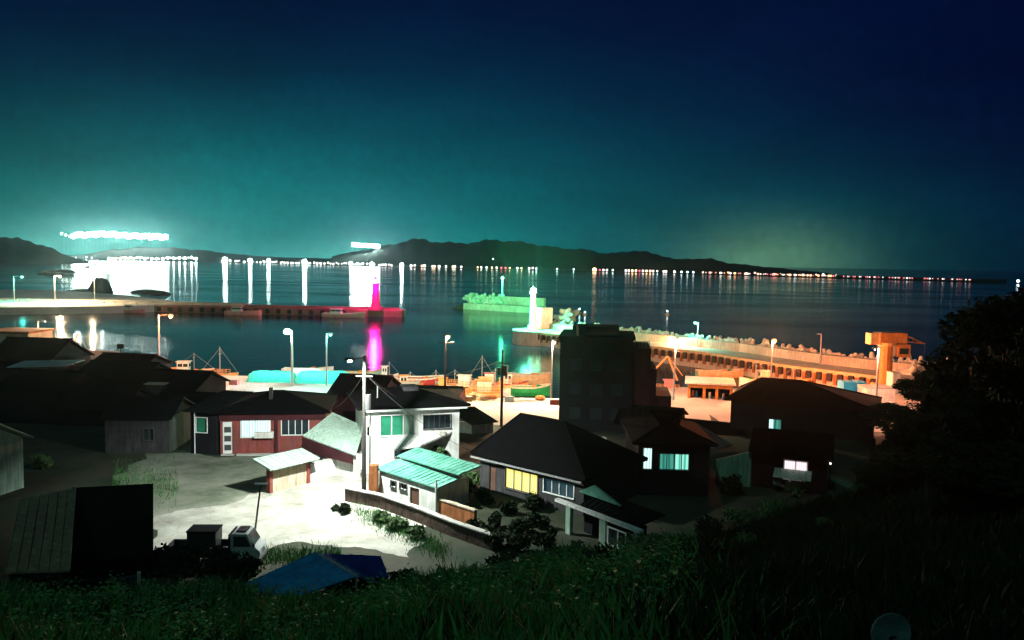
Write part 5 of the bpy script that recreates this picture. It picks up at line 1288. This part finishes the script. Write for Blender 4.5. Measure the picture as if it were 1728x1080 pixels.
# ------------------------------------------------------------------ grass (numpy)
def weeds():
    b = MB(); random.seed(77)
    for _ in range(2200):
        y = 20+25*random.random()**.8; x = random.uniform(-.66, .24)*y
        if math.sin(x*.8+y*.3)*math.sin(y*.7-x*.25) < random.uniform(-.9, .5): continue
        if y > y_foot(x)-.5: continue
        z = hz(x, y); hh_ = random.uniform(.4, 1.6); nl = random.randint(7, 12); lean = Vector((random.uniform(-.2, .2), random.uniform(-.2, .2), 1))
        for k_ in range(nl):
            f = (k_+.6)/nl; c_ = Vector((x, y, z))+lean*hh_*f; a_ = k_*2.4+random.uniform(-.4, .4); l_ = random.uniform(.2, .5)*(1.15-f*.6)
            d_ = Vector((math.cos(a_), math.sin(a_), random.uniform(.1, .7))).normalized(); sd_ = d_.cross(Vector((0, 0, 1))).normalized()*l_*.22
            o = len(b.v); b.v += [tuple(c_), tuple(c_+d_*l_*.5+sd_), tuple(c_+d_*l_+Vector((0, 0, -l_*.25))), tuple(c_+d_*l_*.5-sd_)]; b.f.append((o, o+1, o+2, o+3))
    o = b.build('weeds', 'weed'); o['kind'] = 'stuff'; o['label'] = 'broad leafed green weeds standing in the grass'; o['category'] = 'weeds'
weeds()
def blades(n, name, x0, x1, y0, y1, h0, h1, wd, m, side=0):
    xs_ = rng.uniform(x0, x1, n*3); ys_ = rng.uniform(y0, y1, n*3)
    yf = np.interp(xs_, [-60, -8, 5, 12, 25, 33, 48, 64], [40, 40, 46, 49, 58, 72, 100, 116])
    vis = (np.abs(xs_) < ys_*.70+2) & ((xs_-.21*ys_+rng.normal(0, 1.2, n*3))*side > 0)
    cl = np.sin(xs_*.9+1.3*np.sin(ys_*.5))*np.sin(ys_*1.1+xs_*.3)+rng.uniform(-1, 1, n*3)
    ok = (ys_ < yf-.3) & vis & (cl > -.5); xs_, ys_ = xs_[ok][:n], ys_[ok][:n]; n = len(xs_)
    zs_ = np.array([hz(a_, b_) for a_, b_ in zip(xs_, ys_)])-.05
    h = rng.uniform(h0, h1, n)*(1+.5*np.sin(xs_*.6)*np.cos(ys_*.45)); th = rng.uniform(0, 2*np.pi, n); w_ = wd*rng.uniform(.6, 1.5, n)
    le = rng.uniform(.1, .6, n)*h; la = rng.uniform(0, 2*np.pi, n)
    dx, dy = np.cos(th)*w_, np.sin(th)*w_; lx_, ly_ = np.cos(la)*le, np.sin(la)*le
    V = np.empty((n, 5, 3), np.float32)
    V[:, 0] = np.stack([xs_-dx, ys_-dy, zs_], 1); V[:, 1] = np.stack([xs_+dx, ys_+dy, zs_], 1)
    V[:, 2] = np.stack([xs_+dx*.8+lx_*.35, ys_+dy*.8+ly_*.35, zs_+h*.6], 1); V[:, 3] = np.stack([xs_-dx*.8+lx_*.35, ys_-dy*.8+ly_*.35, zs_+h*.6], 1)
    V[:, 4] = np.stack([xs_+lx_, ys_+ly_, zs_+h], 1)
    me = bpy.data.meshes.new(name); me.vertices.add(n*5); me.vertices.foreach_set('co', V.ravel())
    o = (np.arange(n)*5)[:, None]; lo = np.concatenate([o+[0, 1, 2, 3], o+[3, 2, 4]], 1).ravel().astype(np.int32)
    me.loops.add(len(lo)); me.loops.foreach_set('vertex_index', lo)
    st_ = np.empty((n, 2), np.int32); st_[:, 0] = np.arange(n)*7; st_[:, 1] = st_[:, 0]+4
    me.polygons.add(n*2); me.polygons.foreach_set('loop_start', st_.ravel()); me.update(calc_edges=True); me.validate(); me.materials.append(M[m])
    ob = bpy.data.objects.new(name, me); C.objects.link(ob); ob['kind'] = 'stuff'; return ob
g = blades(60000, 'grass', -34, 16, 10, 60, .3, 1.1, .04, 'grass', -1); g['label'] = 'tall unlit green weeds covering the hillside'; g['category'] = 'grass'

g2 = blades(60000, 'undergrowth', 0, 48, 5, 75, .4, 1.1, .05, 'leafd', 1); g2['label'] = 'undergrowth on the right slope, coloured black for missing light'; g2['category'] = 'undergrowth'  # darkness of the right slope painted in through the dark leaf colour
b = MB(); random.seed(9)
for _ in range(7000):
    q = random.random()
    if q < .35: px, py = random.uniform(440, 575), random.gauss(940, 9)
    elif q < .75: f = random.random(); px, py = 600+f*150+random.gauss(0, 8), 862+f*70+random.gauss(0, 9)
    else: px, py = random.uniform(190, 300), random.gauss(815, 18)
    p = G(px, py, 3.51); h_ = random.uniform(.12, .4); a_ = random.uniform(0, 6.28); w_ = .02; lx, ly = random.uniform(-.15, .15), random.uniform(-.15, .15)
    o = len(b.v); dx, dy = math.cos(a_)*w_, math.sin(a_)*w_
    b.v += [(p.x-dx, p.y-dy, 3.49), (p.x+dx, p.y+dy, 3.49), (p.x+lx, p.y+ly, 3.49+h_)]; b.f.append((o, o+1, o+2))
o = b.build('grass_tufts', 'grass'); o['kind'] = 'stuff'; o['label'] = 'short grass growing along the road edge and wall foot'; o['category'] = 'grass'
# ------------------------------------------------------------------ world
w = bpy.data.worlds.new('World'); S.world = w; w.use_nodes = True
N, L = w.node_tree.nodes, w.node_tree.links; N.clear()
out = N.new('ShaderNodeOutputWorld'); bg = N.new('ShaderNodeBackground'); L.new(bg.outputs[0], out.inputs[0])
tc = N.new('ShaderNodeTexCoord'); nv = N.new('ShaderNodeVectorMath'); nv.operation = 'NORMALIZE'; L.new(tc.outputs['Generated'], nv.inputs[0])
sp = N.new('ShaderNodeSeparateXYZ'); L.new(nv.outputs[0], sp.inputs[0])
def mth(op, a, b_=None, clamp=False):
    n_ = N.new('ShaderNodeMath'); n_.operation = op; n_.use_clamp = clamp
    for i, v in enumerate((a, b_)):
        if v is None: continue
        if isinstance(v, (int, float)): n_.inputs[i].default_value = v
        else: L.new(v, n_.inputs[i])
    return n_.outputs[0]
az = mth('ARCTAN2', sp.outputs['X'], sp.outputs['Y']); el = mth('ARCSINE', sp.outputs['Z'])
ela = mth('MAXIMUM', el, 0.0)
def glow(a0, sa, se, e0=0.0):
    """light pollution over a town: brightest near the horizon, fading with elevation and to the sides"""
    d = mth('DIVIDE', mth('SUBTRACT', az, a0), sa); e = mth('DIVIDE', mth('SUBTRACT', ela, e0), se)
    return mth('EXPONENT', mth('MULTIPLY', mth('ADD', mth('MULTIPLY', d, d), mth('MULTIPLY', e, e)), -1.0))
def col(fac, c):
    n_ = N.new('ShaderNodeVectorMath'); n_.operation = 'SCALE'; n_.inputs[0].default_value = c; L.new(fac, n_.inputs['Scale']); return n_.outputs[0]
def addv(a, b_):
    n_ = N.new('ShaderNodeVectorMath'); n_.operation = 'ADD'; L.new(a, n_.inputs[0]); L.new(b_, n_.inputs[1]); return n_.outputs[0]
sky = N.new('ShaderNodeTexSky'); sky.sky_type = 'NISHITA'; sky.sun_disc = False; sky.sun_elevation = R(-6); sky.sun_rotation = R(150)
s0 = N.new('ShaderNodeVectorMath'); s0.operation = 'SCALE'; L.new(sky.outputs[0], s0.inputs[0]); s0.inputs['Scale'].default_value = .02
one = N.new('ShaderNodeValue'); one.outputs[0].default_value = 1.0
acc = addv(s0.outputs[0], col(one.outputs[0], (.0005, .0022, .024)))
GL = [(-.22, .38, .135, (.000, .165, .140)), (-.52, .26, .12, (.000, .080, .040)), (-.16, .22, .05, (.006, .09, .075)), (-.49, .10, .028, (.12, .42, .33)), (-.19, .09, .02, (.08, .25, .2)), (.305, .09, .042, (.10, .20, .09)), (.34, .2, .09, (.0, .035, .02)), (-.2, .60, .26, (0, .014, .036))]
for a0, sa, se, c_ in GL: acc = addv(acc, col(glow(a0, sa, se), c_))
nz = N.new('ShaderNodeTexNoise'); nz.inputs['Scale'].default_value = 2.2; nz.inputs['Detail'].default_value = 5; nz.inputs['Roughness'].default_value = .6
mpp = N.new('ShaderNodeMapping'); mpp.inputs['Scale'].default_value = (1, 1, 3.5); L.new(nv.outputs[0], mpp.inputs[0]); L.new(mpp.outputs[0], nz.inputs['Vector'])
fac = mth('ADD', mth('MULTIPLY', nz.outputs['Fac'], 1.3), .35)
gz_ = N.new('ShaderNodeTexNoise'); gz_.inputs['Scale'].default_value = 90; gz_.inputs['Detail'].default_value = 3; L.new(nv.outputs[0], gz_.inputs['Vector'])
fac = mth('MULTIPLY', fac, mth('ADD', mth('MULTIPLY', gz_.outputs['Fac'], .5), .75))
ns = N.new('ShaderNodeVectorMath'); ns.operation = 'SCALE'; L.new(acc, ns.inputs[0]); L.new(fac, ns.inputs['Scale'])
L.new(ns.outputs[0], bg.inputs['Color']); bg.inputs['Strength'].default_value = 1.0
# greenish sun lamp added to lift the dark grass and slope
sd = bpy.data.lights.new('grass_fill', 'SUN'); sd.energy = .3; sd.color = (.38, .95, .75); sd.angle = R(3); so = bpy.data.objects.new('grass_fill', sd); C.objects.link(so); so.rotation_euler = (R(35), R(-20), 0)

# haze
HAZE = 0.00005
if HAZE:
    hm_, N, L, B = nt('haze'); N.remove(B)
    pv = N.new('ShaderNodeVolumePrincipled'); pv.inputs['Color'].default_value = (.62, .95, .97, 1); pv.inputs['Density'].default_value = HAZE; pv.inputs['Anisotropy'].default_value = .88
    L.new(pv.outputs[0], [n_ for n_ in N if n_.type == 'OUTPUT_MATERIAL'][0].inputs['Volume'])
    o = MB().box(-2600, 2600, -100, 4200, -4, 150).build('haze', hm_); o['kind'] = 'stuff'; o['label'] = 'thin sea haze over the whole bay'; o['category'] = 'haze'
S.view_settings.view_transform = 'Standard'; S.view_settings.look = 'None'; S.view_settings.exposure = 0; S.view_settings.gamma = 1
S.cycles.use_denoising = True; S.cycles.sample_clamp_indirect = 8; S.cycles.max_bounces = 6; S.cycles.volume_bounces = 0
